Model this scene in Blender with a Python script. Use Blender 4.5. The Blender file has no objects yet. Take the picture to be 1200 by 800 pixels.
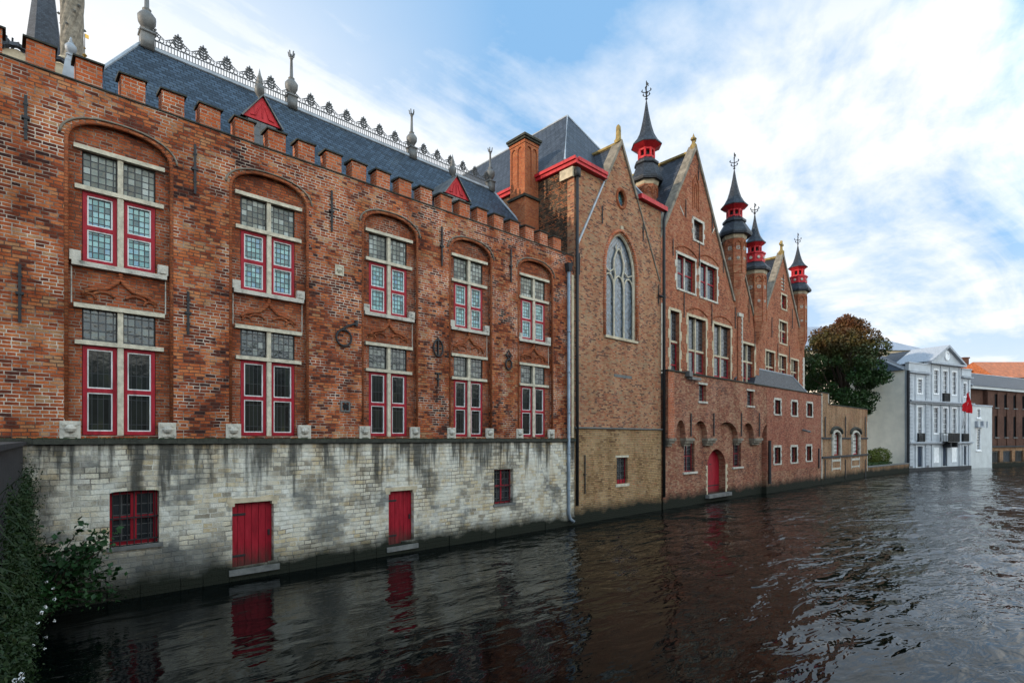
import bpy, math, random
from mathutils import Vector, Matrix
from mathutils.geometry import tessellate_polygon
R = math.radians; PI = math.pi
rnd = random.Random(7)
S = bpy.context.scene
COL = S.collection
# ---------------------------------------------------------------- survey of the place
# world X runs along the canal front, Y goes into the buildings, water at z = 0
CAM_Y, EYE, F = -16.0, 3.85, 640.0
AL = R(46.7)
VF = (math.cos(AL), math.sin(AL)); VR = (math.sin(AL), -math.cos(AL))
def at(px, py, Y=0.0):
    """point (x, z) of the vertical plane y=Y surveyed at photo pixel px,py"""
    a = (px-600)/F; d = (VF[0]+a*VR[0], VF[1]+a*VR[1]); t = (Y-CAM_Y)/d[1]
    return t*d[0], EYE+(514-py)/F*t
def X(px, Y=0.0): return at(px, 514, Y)[0]
def rect(p0, p1, y0, y1, Y=0.0):
    a = at(p0, y0, Y); b = at(p1, y0, Y); c = at(p0, y1, Y)
    return a[0], b[0], c[1], a[1]
def far(px, py, D):
    a = (px-600)/F
    return (D*(VF[0]+a*VR[0]), CAM_Y+D*(VF[1]+a*VR[1]), EYE+(514-py)/F*D)
# ---------------------------------------------------------------- materials
class G:
    def __init__(s, name):
        s.m = bpy.data.materials.new(name); s.m.use_nodes = True
        s.t = s.m.node_tree; s.b = s.t.nodes['Principled BSDF']
    def n(s, typ, ins=None, **kw):
        nd = s.t.nodes.new('ShaderNode'+typ)
        for k, v in kw.items(): setattr(nd, k, v)
        for k, v in (ins or {}).items(): s.put(nd.inputs[k], v)
        return nd
    def put(s, sock, v):
        if isinstance(v, bpy.types.NodeSocket): s.t.links.new(v, sock)
        else:
            if hasattr(sock.default_value, '__len__') and len(sock.default_value) == 4 and len(v) == 3: v = (*v, 1)
            sock.default_value = v
    def math(s, op, a, b=0.0, c=None, clamp=False):
        nd = s.n('Math', operation=op, use_clamp=clamp); s.put(nd.inputs[0], a); s.put(nd.inputs[1], b)
        if c is not None: s.put(nd.inputs[2], c)
        return nd.outputs[0]
    def mix(s, f, a, b, mode='MIX'):
        nd = s.n('Mix', data_type='RGBA', blend_type=mode)
        s.put(nd.inputs[0], f); s.put(nd.inputs[6], a); s.put(nd.inputs[7], b); return nd.outputs[2]
    def noise(s, vec, scale, detail=3, rough=.55, dist=0):
        return s.n('TexNoise', {'Vector': vec, 'Scale': scale, 'Detail': detail, 'Roughness': rough, 'Distortion': dist}).outputs[0]
    def ramp(s, f, stops, interp='LINEAR'):
        nd = s.n('ValToRGB', {0: f}); cr = nd.color_ramp; cr.interpolation = interp
        while len(cr.elements) < len(stops): cr.elements.new(.5)
        for e, (p, c) in zip(cr.elements, stops): e.position = p; e.color = (*c, 1) if len(c) == 3 else c
        return nd.outputs[0]
    def step(s, f, a, b):
        return s.n('MapRange', {0: f, 1: a, 2: b, 3: 0.0, 4: 1.0}).outputs[0]
    def obj(s): return s.n('TexCoord').outputs['Object']
    def scale(s, vec, sx, sy, sz):
        return s.n('Mapping', {'Vector': vec, 'Scale': (sx, sy, sz)}).outputs[0]
    def bump(s, h, dist=.01, strength=1.0):
        s.put(s.b.inputs['Normal'], s.n('Bump', {'Height': h, 'Distance': dist, 'Strength': strength}).outputs[0])
    def wallvec(s):
        """(along wall, height, 0) whatever way the wall faces"""
        tc = s.n('TexCoord'); p = s.n('SeparateXYZ', {0: tc.outputs['Object']}); nn = s.n('SeparateXYZ', {0: tc.outputs['Normal']})
        k = s.math('GREATER_THAN', s.math('ABSOLUTE', nn.outputs[0]), .72)
        k2 = s.math('GREATER_THAN', s.math('ABSOLUTE', nn.outputs[2]), .9)
        u = s.n('Mix', {0: k, 2: p.outputs[0], 3: p.outputs[1]}, data_type='FLOAT').outputs[0]
        v = s.n('Mix', {0: k2, 2: p.outputs[2], 3: p.outputs[1]}, data_type='FLOAT').outputs[0]
        return tc.outputs['Object'], s.n('CombineXYZ', {0: u, 1: v}).outputs[0], p.outputs[2]

def plain(name, col, rough=.6, var=.25, scale=6, metal=0, bump=.003, spec=.4):
    g = G(name); o = g.obj(); f = g.noise(o, scale, 5, .6)
    c2 = tuple(x*(1-var) for x in col); c1 = tuple(min(1, x*(1+var)) for x in col)
    g.put(g.b.inputs['Base Color'], g.ramp(f, [(.3, c2), (.7, c1)]))
    g.put(g.b.inputs['Roughness'], rough); g.put(g.b.inputs['Metallic'], metal); g.put(g.b.inputs['Specular IOR Level'], spec)
    if bump: g.bump(g.noise(o, scale*6, 3), bump)
    return g.m

def brick(name, pal, bw=.27, bh=.09, mortar=(.42, .38, .32), mdark=(.12, .09, .07), msize=.011, patch=.5, grime=.5, bump=.02,
          stain=None, spread=.8, wob_=1.0, rough=.85, mlow=.42, mhigh=.62, algae=None):
    g = G(name); o, w, z = g.wallvec()
    wob = g.n('TexNoise', {'Vector': o, 'Scale': 1.7, 'Detail': 2}).outputs['Color']
    w2 = g.n('VectorMath', {0: w, 1: g.n('VectorMath', {0: wob, 'Scale': .03*wob_}, operation='SCALE').outputs[0]}, operation='ADD').outputs[0]
    fine = g.n('TexNoise', {'Vector': o, 'Scale': 22, 'Detail': 2}).outputs['Color']
    w2 = g.n('VectorMath', {0: w2, 1: g.n('VectorMath', {0: fine, 'Scale': .012*wob_}, operation='SCALE').outputs[0]}, operation='ADD').outputs[0]
    bt = g.n('TexBrick', {'Vector': w2, 'Color1': (0, 0, 0), 'Color2': (1, 1, 1), 'Mortar': (.5, .5, .5), 'Scale': 1.0,
             'Mortar Size': msize, 'Mortar Smooth': .25, 'Bias': 0.0, 'Brick Width': bw, 'Row Height': bh}, offset=.5, squash=.62, squash_frequency=3)
    big = g.noise(o, .55, 5, .6); mid = g.noise(o, 2.3, 5, .65)
    v = g.math('ADD', g.math('MULTIPLY_ADD', bt.outputs[0], spread, (1-spread)*.55), g.math('MULTIPLY', g.math('SUBTRACT', big, .5), patch*2.2))
    v = g.math('ADD', v, g.math('MULTIPLY', g.math('SUBTRACT', mid, .5), patch), clamp=True)
    n = len(pal); col = g.ramp(v, [(i/(n-1), c) for i, c in enumerate(pal)])
    col = g.mix(.55, col, g.ramp(g.noise(o, 40, 3, .7), [(.3, (.45, .45, .45)), (.7, (1.4, 1.35, 1.3))]), 'MULTIPLY')
    mk = g.step(g.noise(g.n('VectorMath', {0: o, 1: (3.1, 7.7, 1.3)}, operation='ADD').outputs[0], .9, 4, .65), mlow, mhigh)
    mcol = g.mix(mk, mdark, mortar)
    col = g.mix(bt.outputs['Fac'], col, mcol)
    gr = g.step(g.noise(g.scale(o, 1.6, 1.6, .5), .8, 6, .7), .38, .66)
    col = g.mix(g.math('MULTIPLY', gr, grime), col, g.mix(1.0, col, (.42, .38, .36), 'MULTIPLY'))
    if stain: col = stain(g, o, w, z, col, bt)
    if algae:
        k = g.step(g.math('ADD', z, g.math('MULTIPLY', g.noise(o, 1.3, 4), -.7)), algae, algae-.55)
        col = g.mix(k, col, (.018, .02, .014))
    g.put(g.b.inputs['Base Color'], col); g.put(g.b.inputs['Roughness'], rough); g.put(g.b.inputs['Specular IOR Level'], .1)
    h = g.math('ADD', g.math('MULTIPLY', bt.outputs['Fac'], -1.0), g.math('MULTIPLY', g.noise(o, 30, 4, .7), .9))
    h = g.math('ADD', h, g.math('MULTIPLY', bt.outputs[0], .35))
    g.bump(h, bump)
    return g.m

M = {}
M['hall'] = brick('hall_brick', [(.045, .022, .02), (.15, .038, .02), (.34, .078, .03), (.46, .12, .04), (.54, .18, .065), (.44, .24, .12)],
                  mortar=(.68, .58, .47), mlow=.45, mhigh=.6, mdark=(.13, .075, .055), patch=.62, grime=.8, bump=.025, bw=.25, bh=.082, msize=.011, spread=.84)
M['merlon'] = brick('merlon_brick', [(.2, .05, .025), (.42, .085, .024), (.48, .12, .04), (.5, .15, .06), (.2, .06, .03)],
                  mortar=(.55, .46, .36), mdark=(.3, .2, .15), patch=.35, grime=.4, bump=.02)
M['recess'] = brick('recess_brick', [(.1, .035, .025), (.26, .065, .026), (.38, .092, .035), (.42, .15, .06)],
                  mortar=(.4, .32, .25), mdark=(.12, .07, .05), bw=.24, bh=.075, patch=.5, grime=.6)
M['moulding'] = brick('moulding_brick', [(.22, .07, .03), (.38, .1, .04), (.42, .16, .07)], bw=.5, bh=.075, mortar=(.2, .12, .08), mdark=(.1, .06, .04),
                  msize=.008, patch=.4, grime=.6)
M['chapel'] = brick('chapel_brick', [(.13, .06, .045), (.37, .12, .06), (.42, .21, .11), (.5, .28, .15), (.42, .14, .065), (.36, .24, .14)],
                  bw=.22, bh=.075, mortar=(.36, .28, .2), mdark=(.3, .2, .13), patch=.35, grime=.5, msize=.009, spread=1.15, algae=.5)
M['chapel_low'] = brick('tan_brick', [(.17, .09, .045), (.36, .22, .1), (.46, .3, .15), (.4, .19, .09)],
                  bw=.24, bh=.09, mortar=(.34, .28, .2), mdark=(.13, .09, .06), patch=.4, grime=.5, algae=.6)
M['mottled'] = brick('mottled_brick', [(.03, .022, .018), (.07, .05, .035), (.14, .09, .06), (.36, .12, .05), (.2, .14, .08)],
                  bw=.2, bh=.08, mortar=(.2, .15, .1), mdark=(.03, .025, .02), patch=.3, grime=.7, msize=.016)
M['chimney'] = brick('chimney_brick', [(.3, .08, .035), (.42, .12, .045), (.46, .17, .07)], bw=.2, bh=.075, mortar=(.3, .2, .14), mdark=(.22, .12, .08),
                  patch=.2, grime=.3, msize=.008)
M['gable'] = brick('gable_brick', [(.12, .05, .035), (.36, .1, .05), (.45, .16, .08), (.46, .25, .14)],
                  bw=.22, bh=.075, mortar=(.34, .22, .15), mdark=(.22, .12, .08), patch=.45, grime=.45, msize=.009)
M['terrace'] = brick('terrace_brick', [(.09, .045, .038), (.3, .1, .06), (.4, .17, .1), (.46, .3, .18)],
                  bw=.22, bh=.075, mortar=(.34, .27, .2), mdark=(.18, .11, .08), patch=.45, grime=.55, msize=.009, algae=.6)
M['redwall'] = brick('red_brick', [(.18, .07, .05), (.33, .11, .065), (.4, .16, .1), (.4, .24, .15)],
                  bw=.22, bh=.075, mortar=(.3, .16, .12), mdark=(.22, .1, .08), patch=.4, grime=.45, msize=.008, algae=.6)
M['arcade'] = brick('old_tan_brick', [(.16, .085, .05), (.36, .2, .1), (.44, .28, .15), (.4, .15, .08)],
                  bw=.22, bh=.075, mortar=(.36, .3, .23), mdark=(.16, .11, .08), patch=.5, grime=.6, msize=.009, algae=.6)
M['brown'] = brick('brown_brick', [(.07, .04, .03), (.13, .065, .045), (.17, .085, .06)], bw=.22, bh=.075, mortar=(.16, .09, .07), mdark=(.1, .05, .04),
                  patch=.4, grime=.5, algae=.5)
def white_stain(g, o, w, z, col, bt):
    ww = g.step(g.noise(g.scale(o, 1, 1, .8), 1.1, 7, .7), .47, .6); col = g.mix(g.math('MULTIPLY', ww, .75), col, g.ramp(g.noise(o, 6, 5, .7), [(.3, (.5, .47, .38)), (.6, (.74, .72, .64))]))
    # dark weathering runs below the ledge, ochre and grey blocks, big grey footing stones at the left foot
    strk = g.noise(g.scale(o, 3.2, 3.2, .32), 1.0, 5, .62)
    top = g.step(z, 1.4, 3.8)
    k = g.step(g.math('ADD', strk, g.math('MULTIPLY', top, .27)), .66, .79)
    blk = g.step(g.math('ADD', g.noise(o, .8, 4, .6), g.math('MULTIPLY', bt.outputs[0], .16)), .62, .76)
    col = g.mix(g.math('MULTIPLY', blk, .8), col, (.1, .105, .1))
    col = g.mix(g.math('MULTIPLY', k, .86), col, (.05, .05, .045))
    ochre = g.step(g.noise(g.scale(o, 1.5, 1.5, .45), 1.5, 4, .6), .52, .72)
    col = g.mix(g.math('MULTIPLY', ochre, .55), col, g.mix(1.0, col, (.72, .55, .33), 'MULTIPLY'))
    sx = g.n('SeparateXYZ', {0: o}).outputs[0]
    lowz = g.step(g.math('ADD', z, g.math('MULTIPLY', g.noise(o, 1.4, 3), .5)), 1.55, 1.3)
    left = g.step(g.math('ADD', sx, g.math('MULTIPLY', g.noise(o, 1.1, 3), .5)), -4.0, -4.7)
    col = g.mix(g.math('MULTIPLY', g.math('MULTIPLY', lowz, left), .92), col, g.mix(.8, col, (.085, .09, .09)))
    black = g.step(g.noise(g.scale(g.n('VectorMath', {0: o, 1: (9, 3, 4)}, operation='ADD').outputs[0], 1.3, 1.3, .6), 1.2, 5, .7), .44, .58)
    corner = g.step(g.math('ADD', sx, g.math('MULTIPLY', g.noise(o, 2.1, 3), 1.2)), -6.4, -8.2)
    col = g.mix(g.math('MULTIPLY', g.math('MULTIPLY', black, corner), .9), col, (.03, .03, .028))
    return col
M['white'] = brick('weathered_limestone', [(.3, .27, .21), (.62, .57, .45), (.7, .65, .52), (.55, .44, .26), (.72, .69, .6)], bw=.36, bh=.13,
                  mortar=(.7, .67, .58), mdark=(.2, .18, .15), msize=.013, patch=.45, grime=.35, bump=.03, stain=white_stain, algae=.5, wob_=2.6, spread=1.1)
def slate(name, base, bw=.2, bh=.11, var=.45):
    g = G(name); o, w, z = g.wallvec()
    bt = g.n('TexBrick', {'Vector': w, 'Color1': (0, 0, 0), 'Color2': (1, 1, 1), 'Mortar': (.0, .0, .0), 'Scale': 1.0, 'Mortar Size': .014,
             'Mortar Smooth': .3, 'Brick Width': bw, 'Row Height': bh}, offset=.5)
    v = g.math('ADD', g.math('MULTIPLY', bt.outputs[0], .6), g.math('MULTIPLY', g.noise(o, 1.2, 6, .7), .5))
    lo = tuple(x*(1-var) for x in base); hi = tuple(x*(1+var) for x in base)
    col = g.ramp(v, [(.15, lo), (.85, hi)])
    col = g.mix(bt.outputs['Fac'], col, tuple(x*.3 for x in base))
    moss = g.step(g.noise(g.scale(o, 1, 1, .6), .9, 6, .7), .56, .75)
    col = g.mix(g.math('MULTIPLY', moss, .45), col, (.075, .085, .075))
    g.put(g.b.inputs['Base Color'], col); g.put(g.b.inputs['Roughness'], .55); g.put(g.b.inputs['Specular IOR Level'], .3)
    g.bump(g.math('ADD', g.math('MULTIPLY', bt.outputs['Fac'], -1), g.math('MULTIPLY', bt.outputs[0], .9)), .03)
    return g.m
M['slate'] = slate('blue_slate', (.03, .046, .066), .22, .13, .6)
M['slate2'] = slate('grey_slate', (.034, .04, .051), .3, .2)
M['slatedark'] = slate('dark_slate', (.028, .033, .042), .2, .12)
M['zincroof'] = slate('pale_zinc_roof', (.24, .27, .32), .9, 3.0, .12)
M['orange'] = slate('orange_roof_tiles', (.42, .12, .035), .3, .3, .35)
def leaded(name, stops, pw, ph, lead=(.03, .032, .034), rough=.12, msize=.012, diamond=False, spec=.8, bump=.012):
    g = G(name); o, w, z = g.wallvec()
    if diamond: w = g.n('Mapping', {'Vector': w, 'Rotation': (0, 0, R(45))}).outputs[0]
    bt = g.n('TexBrick', {'Vector': w, 'Color1': (0, 0, 0), 'Color2': (1, 1, 1), 'Mortar': (.5, .5, .5), 'Scale': 1.0, 'Mortar Size': msize,
             'Mortar Smooth': 0.05, 'Brick Width': pw, 'Row Height': ph}, offset=0.0)
    v = g.math('ADD', g.math('MULTIPLY', bt.outputs[0], .55), g.math('MULTIPLY', g.noise(g.scale(o, .7, 1, 1), 2.2, 3), .6))
    col = g.mix(bt.outputs['Fac'], g.ramp(v, stops), lead)
    g.put(g.b.inputs['Base Color'], col); g.put(g.b.inputs['Roughness'], g.math('MULTIPLY_ADD', bt.outputs['Fac'], .5, rough))
    g.put(g.b.inputs['Specular IOR Level'], spec); g.put(g.b.inputs['IOR'], 1.6)
    g.bump(g.math('ADD', g.noise(o, 5, 2), g.math('MULTIPLY', bt.outputs['Fac'], .5)), bump)
    return g.m
M['glass_green'] = leaded('leaded_green_glass', [(.25, (.03, .036, .028)), (.5, (.075, .085, .065)), (.62, (.13, .15, .12)), (.9, (.3, .33, .3))], .145, .16, spec=.35)
M['glass_sky_tint'] = leaded('leaded_sky_tint_glass', [(.25, (.01, .06, .07)), (.45, (.06, .2, .2)), (.65, (.2, .4, .38)), (.9, (.06, .18, .3))], .115, .14, spec=.5)  # reflected blue sky painted into the pane colour as teal
M['glass_dim'] = leaded('leaded_dim_glass', [(.25, (.012, .014, .013)), (.5, (.04, .045, .04)), (.75, (.1, .11, .09)), (.95, (.2, .21, .18))], .145, .2, spec=.5)
M['glass_dark'] = leaded('dark_barred_glass', [(.2, (.006, .007, .007)), (.8, (.02, .024, .02)), (1, (.04, .04, .02))], .11, .6, lead=(.03, .032, .034), msize=.006, spec=.25, rough=.1, bump=.003)
M['glass_diamond'] = leaded('diamond_leaded_glass', [(.25, (.012, .025, .035)), (.5, (.035, .06, .085)), (.9, (.12, .17, .22))], .14, .14, msize=.014, diamond=True)
M['glass_far'] = leaded('small_pane_glass', [(.2, (.02, .025, .03)), (.7, (.06, .07, .08)), (1, (.2, .22, .24))], .3, .35, lead=(.5, .5, .48), msize=.03)
M['glass_black'] = leaded('black_glass', [(.2, (.008, .01, .011)), (.9, (.03, .035, .04))], .2, .25, lead=(.05, .05, .05), spec=.5)
M['curtain_glass'] = leaded('curtained_glass', [(.2, (.1, .08, .06)), (.9, (.4, .36, .3))], .28, .35, lead=(.62, .62, .6), msize=.035)
M['stone'] = plain('pale_stone', (.46, .41, .31), .85, .3, 7, bump=.01)
def stained(name, col):
    g = G(name); o = g.obj(); c = g.ramp(g.noise(o, 3.5, 6, .7), [(.3, (.07, .07, .06)), (.46, tuple(x*.75 for x in col)), (.7, col)])
    g.put(g.b.inputs['Base Color'], c); g.put(g.b.inputs['Roughness'], .85); g.bump(g.noise(o, 20, 4), .02); return g.m
M['whitestone'] = stained('white_stone', (.54, .5, .42))
M['cream'] = plain('cream_stone', (.42, .35, .24), .85, .3, 4, bump=.01)
M['greystone'] = plain('grey_stone', (.12, .12, .112), .85, .4, 3, bump=.012)
M['moss'] = plain('mossy_coping', (.035, .035, .026), .95, .5, 7, bump=.02)
M['lichen'] = plain('lichen_coping', (.24, .17, .06), .95, .6, 4, bump=.02)
M['coping'] = plain('grey_coping', (.17, .145, .11), .9, .5, 3, bump=.012)
def paint(name, col, rough=.42, planks=0):
    g = G(name); o = g.obj(); f = g.noise(g.scale(o, 3, 3, .6), 3, 6, .65)
    c = g.ramp(f, [(.25, tuple(x*.5 for x in col)), (.5, col), (.75, tuple(min(1, x*1.2+.008) for x in col))])
    z = g.n('SeparateXYZ', {0: o}).outputs[2]
    wet = g.step(g.math('ADD', z, g.math('MULTIPLY', g.noise(g.scale(o, 8, 8, 1), 1.5, 5, .7), -.9)), .45, -.05)
    c = g.mix(g.math('MULTIPLY', wet, .8), c, (.03, .025, .018))
    chip = g.step(g.noise(g.scale(o, 6, 6, 1.5), 4, 6, .75), .66, .72)
    c = g.mix(g.math('MULTIPLY', chip, .6), c, tuple(x*.35+.03 for x in col))
    g.put(g.b.inputs['Base Color'], c); g.put(g.b.inputs['Roughness'], rough+.1); g.put(g.b.inputs['Specular IOR Level'], .2)
    g.bump(g.noise(g.scale(o, 20, 20, 2), 2, 3), .004)
    return g.m
M['crimson'] = paint('crimson_paint', (.27, .008, .018))
M['redpaint'] = paint('bright_red_paint', (.42, .02, .025))
M['bead'] = paint('white_bead_paint', (.58, .57, .55))
M['greytrim'] = paint('grey_blue_paint', (.36, .38, .41), .6)
M['whitetrim'] = paint('white_trim_paint', (.8, .8, .8), .6)
M['mansion'] = plain('pale_blue_stucco', (.42, .44, .46), .8, .14, 1.2, bump=.004)
M['creamwall'] = plain('cream_stucco', (.9, .83, .7), .85, .1, .8, bump=.004)
M['whitewall'] = plain('whitewash', (.5, .51, .5), .85, .12, 1, bump=.006)
M['iron'] = plain('black_iron', (.012, .012, .013), .6, .4, 9, bump=.004)
M['zinc'] = plain('zinc_sheet', (.2, .24, .28), .5, .3, 3, metal=.3)
M['lead'] = plain('lead_sheet', (.11, .11, .105), .55, .45, 2.5, bump=.006)
M['leadlight'] = plain('light_lead_flashing', (.27, .3, .33), .5, .25, 3)
M['crest'] = plain('grey_cast_iron', (.06, .062, .062), .6, .3, 6)
M['gold'] = plain('gilding', (.5, .3, .07), .35, .1, 3, metal=.8)
M['dark'] = plain('dark_opening', (.006, .006, .006), .9, .2)
M['navy'] = paint('navy_paint', (.02, .035, .06))
M['flag'] = paint('red_cloth', (.5, .01, .015), .8)
M['bark'] = plain('bark', (.05, .035, .025), .95, .4, 4, bump=.03)
M['asphalt'] = plain('asphalt', (.07, .07, .068), .9, .3, 3, bump=.01)
M['slab'] = plain('dark_slab', (.025, .025, .027), .85, .4, 5, bump=.012)
M['fabric'] = plain('feathers', (.03, .03, .035), .8, .3)
def leaf(name, stops, zlo=None, zhi=None, zc=None):
    g = G(name); o = g.obj(); f = g.noise(o, .9 if zlo is not None else 4, 5, .65)
    c = g.ramp(f, stops)
    if zlo is not None:
        z = g.n('SeparateXYZ', {0: o}).outputs[2]
        k = g.step(g.math('ADD', z, g.math('MULTIPLY', g.math('SUBTRACT', g.noise(o, .5, 4, .6), .5), 9.0)), zlo, zhi)
        c = g.mix(g.math('MULTIPLY', k, .85), c, zc)
    c = g.mix(.6, c, g.ramp(g.noise(o, 9, 2), [(.3, (.45, .45, .45)), (.7, (1.4, 1.4, 1.3))]), 'MULTIPLY')
    g.put(g.b.inputs['Base Color'], c); g.put(g.b.inputs['Roughness'], .6); g.put(g.b.inputs['Specular IOR Level'], .25)
    return g.m
M['leaf'] = leaf('maple_leaves', [(.3, (.01, .028, .006)), (.55, (.02, .055, .01)), (.75, (.05, .085, .014))], 11, 18, (.13, .034, .014))
M['ivy'] = leaf('weed_leaves', [(.3, (.006, .016, .004)), (.6, (.016, .036, .007)), (.75, (.04, .035, .01))])
M['fig'] = leaf('shrub_leaves', [(.3, (.006, .025, .006)), (.6, (.013, .05, .01)), (.8, (.025, .07, .016))])
M['hedge'] = leaf('bush_leaves', [(.3, (.05, .075, .012)), (.6, (.13, .15, .02)), (.8, (.2, .18, .03))])
M['grass'] = leaf('grass_blades', [(.3, (.025, .05, .012)), (.6, (.05, .09, .02)), (.8, (.07, .11, .025))])
M['petal'] = plain('white_petals', (.7, .7, .7), .7, .05)
def water():
    g = G('canal_water'); o = g.obj()
    o2 = g.n('Mapping', {'Vector': o, 'Rotation': (0, 0, R(43)), 'Scale': (.55, 1.3, 1)}).outputs[0]
    a = g.noise(o2, .42, 2, .45, .2); b = g.noise(o2, 1.5, 3, .5, .35); c = g.noise(o2, 6, 2, .5)
    patch = g.step(g.noise(o, .09, 3), .38, .62)
    h = g.math('ADD', g.math('MULTIPLY', a, 1.0), g.math('MULTIPLY', b, g.math('MULTIPLY_ADD', patch, .42, .22)))
    h = g.math('ADD', h, g.math('MULTIPLY', c, .03))
    sx = g.n('SeparateXYZ', {0: o}).outputs[0]
    h = g.math('MULTIPLY', h, g.math('MULTIPLY_ADD', g.step(sx, 5, 24), .8, .2))
    g.put(g.b.inputs['Base Color'], (.001, .002, .002)); g.put(g.b.inputs['Roughness'], .025)
    g.put(g.b.inputs['IOR'], 1.26); g.put(g.b.inputs['Specular Tint'], (.4, .78, 1.0))
    g.bump(h, .3)
    return g.m
M['water'] = water()
# ---------------------------------------------------------------- mesh helpers
class MB:
    def __init__(s): s.v = []; s.f = []
    def add(s, vs, fs):
        k = len(s.v); s.v += [tuple(p) for p in vs]; s.f += [tuple(i+k for i in f) for f in fs]; return s
    def box(s, x0, x1, y0, y1, z0, z1):
        return s.add([(x0,y0,z0),(x1,y0,z0),(x1,y1,z0),(x0,y1,z0),(x0,y0,z1),(x1,y0,z1),(x1,y1,z1),(x0,y1,z1)],
                     [(0,3,2,1),(4,5,6,7),(0,1,5,4),(1,2,6,5),(2,3,7,6),(3,0,4,7)])
    def plate(s, outer, holes=(), y0=0, y1=.3, ax='y'):
        """outline in (x,z) with holes, thickness y0..y1 (ax='x': outline in (y,z), thickness along x)"""
        loops = [list(outer)] + [list(h) for h in holes]
        tris = tessellate_polygon([[Vector((a, b, 0)) for a, b in l] for l in loops])
        flat = [p for l in loops for p in l]; n = len(flat)
        mk = (lambda p, d: (p[0], d, p[1])) if ax == 'y' else (lambda p, d: (d, p[0], p[1]))
        vs = [mk(p, y0) for p in flat] + [mk(p, y1) for p in flat]
        fs = []
        sgn0 = -1 if ax == 'y' else -1
        for a, b, c in tris:
            A, B, C_ = flat[a], flat[b], flat[c]
            cr = (B[0]-A[0])*(C_[1]-A[1])-(B[1]-A[1])*(C_[0]-A[0])
            if abs(cr) < 1e-9: continue
            ccw = cr > 0
            if ax != 'y': ccw = not ccw
            t = (a, b, c) if ccw else (a, c, b)
            fs.append(t); fs.append((t[0]+n, t[2]+n, t[1]+n))
        k = 0
        for li, l in enumerate(loops):
            m = len(l); area = sum(l[i][0]*l[(i+1)%m][1]-l[(i+1)%m][0]*l[i][1] for i in range(m))
            ccw = (area > 0) == (li == 0)
            if ax != 'y': ccw = not ccw
            for i in range(m):
                a, b = k+i, k+(i+1) % m
                fs.append((a, a+n, b+n, b) if ccw else (a, b, b+n, a+n))
            k += m
        return s.add(vs, fs)
    def ring(s, x0, x1, z0, z1, w, y0, y1):
        s.box(x0, x0+w, y0, y1, z0, z1); s.box(x1-w, x1, y0, y1, z0, z1)
        s.box(x0+w, x1-w, y0, y1, z1-w, z1); return s.box(x0+w, x1-w, y0, y1, z0, z0+w)
    def tube(s, pts, r, seg=8, closed=False, rs=None, flat=1.0):
        pts = [Vector(p) for p in pts]; n = len(pts); vs = []; fs = []
        for i, p in enumerate(pts):
            if closed: d = pts[(i+1) % n]-pts[i-1]
            else: d = pts[min(i+1, n-1)]-pts[max(i-1, 0)]
            d.normalize(); up = Vector((0, 1, 0)) if abs(d.y) < .9 else Vector((1, 0, 0))
            a = d.cross(up).normalized(); b = d.cross(a).normalized(); rr = rs[i] if rs else r
            for k in range(seg):
                t = 2*PI*k/seg; vs.append(p+a*math.cos(t)*rr+b*math.sin(t)*rr*flat)
        m = n if closed else n-1
        for i in range(m):
            for k in range(seg):
                j = (i+1) % n; k2 = (k+1) % seg
                fs.append((i*seg+k, i*seg+k2, j*seg+k2, j*seg+k))
        if not closed:
            fs.append(tuple(range(seg))[::-1]); fs.append(tuple((n-1)*seg+k for k in range(seg)))
        return s.add(vs, fs)
    def lathe(s, prof, cx, cy, seg=8, z0=0, rot=0, sc=1):
        vs = []; fs = []
        for r, z in prof:
            for k in range(seg):
                t = 2*PI*k/seg+rot; vs.append((cx+r*sc*math.cos(t), cy+r*sc*math.sin(t), z0+z*sc))
        n = len(prof)
        for i in range(n-1):
            for k in range(seg):
                k2 = (k+1) % seg; fs.append((i*seg+k, i*seg+k2, (i+1)*seg+k2, (i+1)*seg+k))
        fs.append(tuple(range(seg))[::-1]); fs.append(tuple((n-1)*seg+k for k in range(seg)))
        return s.add(vs, fs)
    def build(s, name, mat, parent=None, smooth=False, label=None, loc=None):
        me = bpy.data.meshes.new(name)
        off = Vector(loc) if loc else Vector((0, 0, 0))
        if parent is not None: off = Vector(parent.get('_o', (0, 0, 0)))
        me.from_pydata([tuple(Vector(v)-off) for v in s.v], [], s.f)
        me.materials.append(M[mat] if isinstance(mat, str) else mat)
        if smooth: me.polygons.foreach_set('use_smooth', [True]*len(me.polygons))
        me.update()
        o = bpy.data.objects.new(name, me); COL.objects.link(o)
        if parent is not None: o.parent = parent; o['_o'] = tuple(off)
        elif loc: o.location = off; o['_o'] = tuple(off)
        if label: o['label'] = label
        return o
def thing(name, loc, label, cat, group=None):
    o = bpy.data.objects.new(name, None); COL.objects.link(o); o.location = loc; o['_o'] = tuple(loc)
    o['label'] = label; o['category'] = cat
    if group: o['group'] = group
    return o
def tag(o, label, cat, group=None, kind=None):
    if label: o['label'] = label
    if cat: o['category'] = cat
    if group: o['group'] = group
    if kind: o['kind'] = kind
    return o
def struct(o): o['kind'] = 'structure'; return o
def stdrect(x0, x1, z0, z1): return [(x0, z0), (x1, z0), (x1, z1), (x0, z1)]
def arch(x0, x1, z0, zs, h, n=14, p=2.4):
    c = (x0+x1)/2; w = (x1-x0)/2; pts = [(x0, z0), (x1, z0)]
    for i in range(n+1):
        t = math.cos(PI*i/n); pts.append((c+w*t, zs+h*max(0, 1-abs(t)**p)**(1/2.0)))
    return pts
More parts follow.
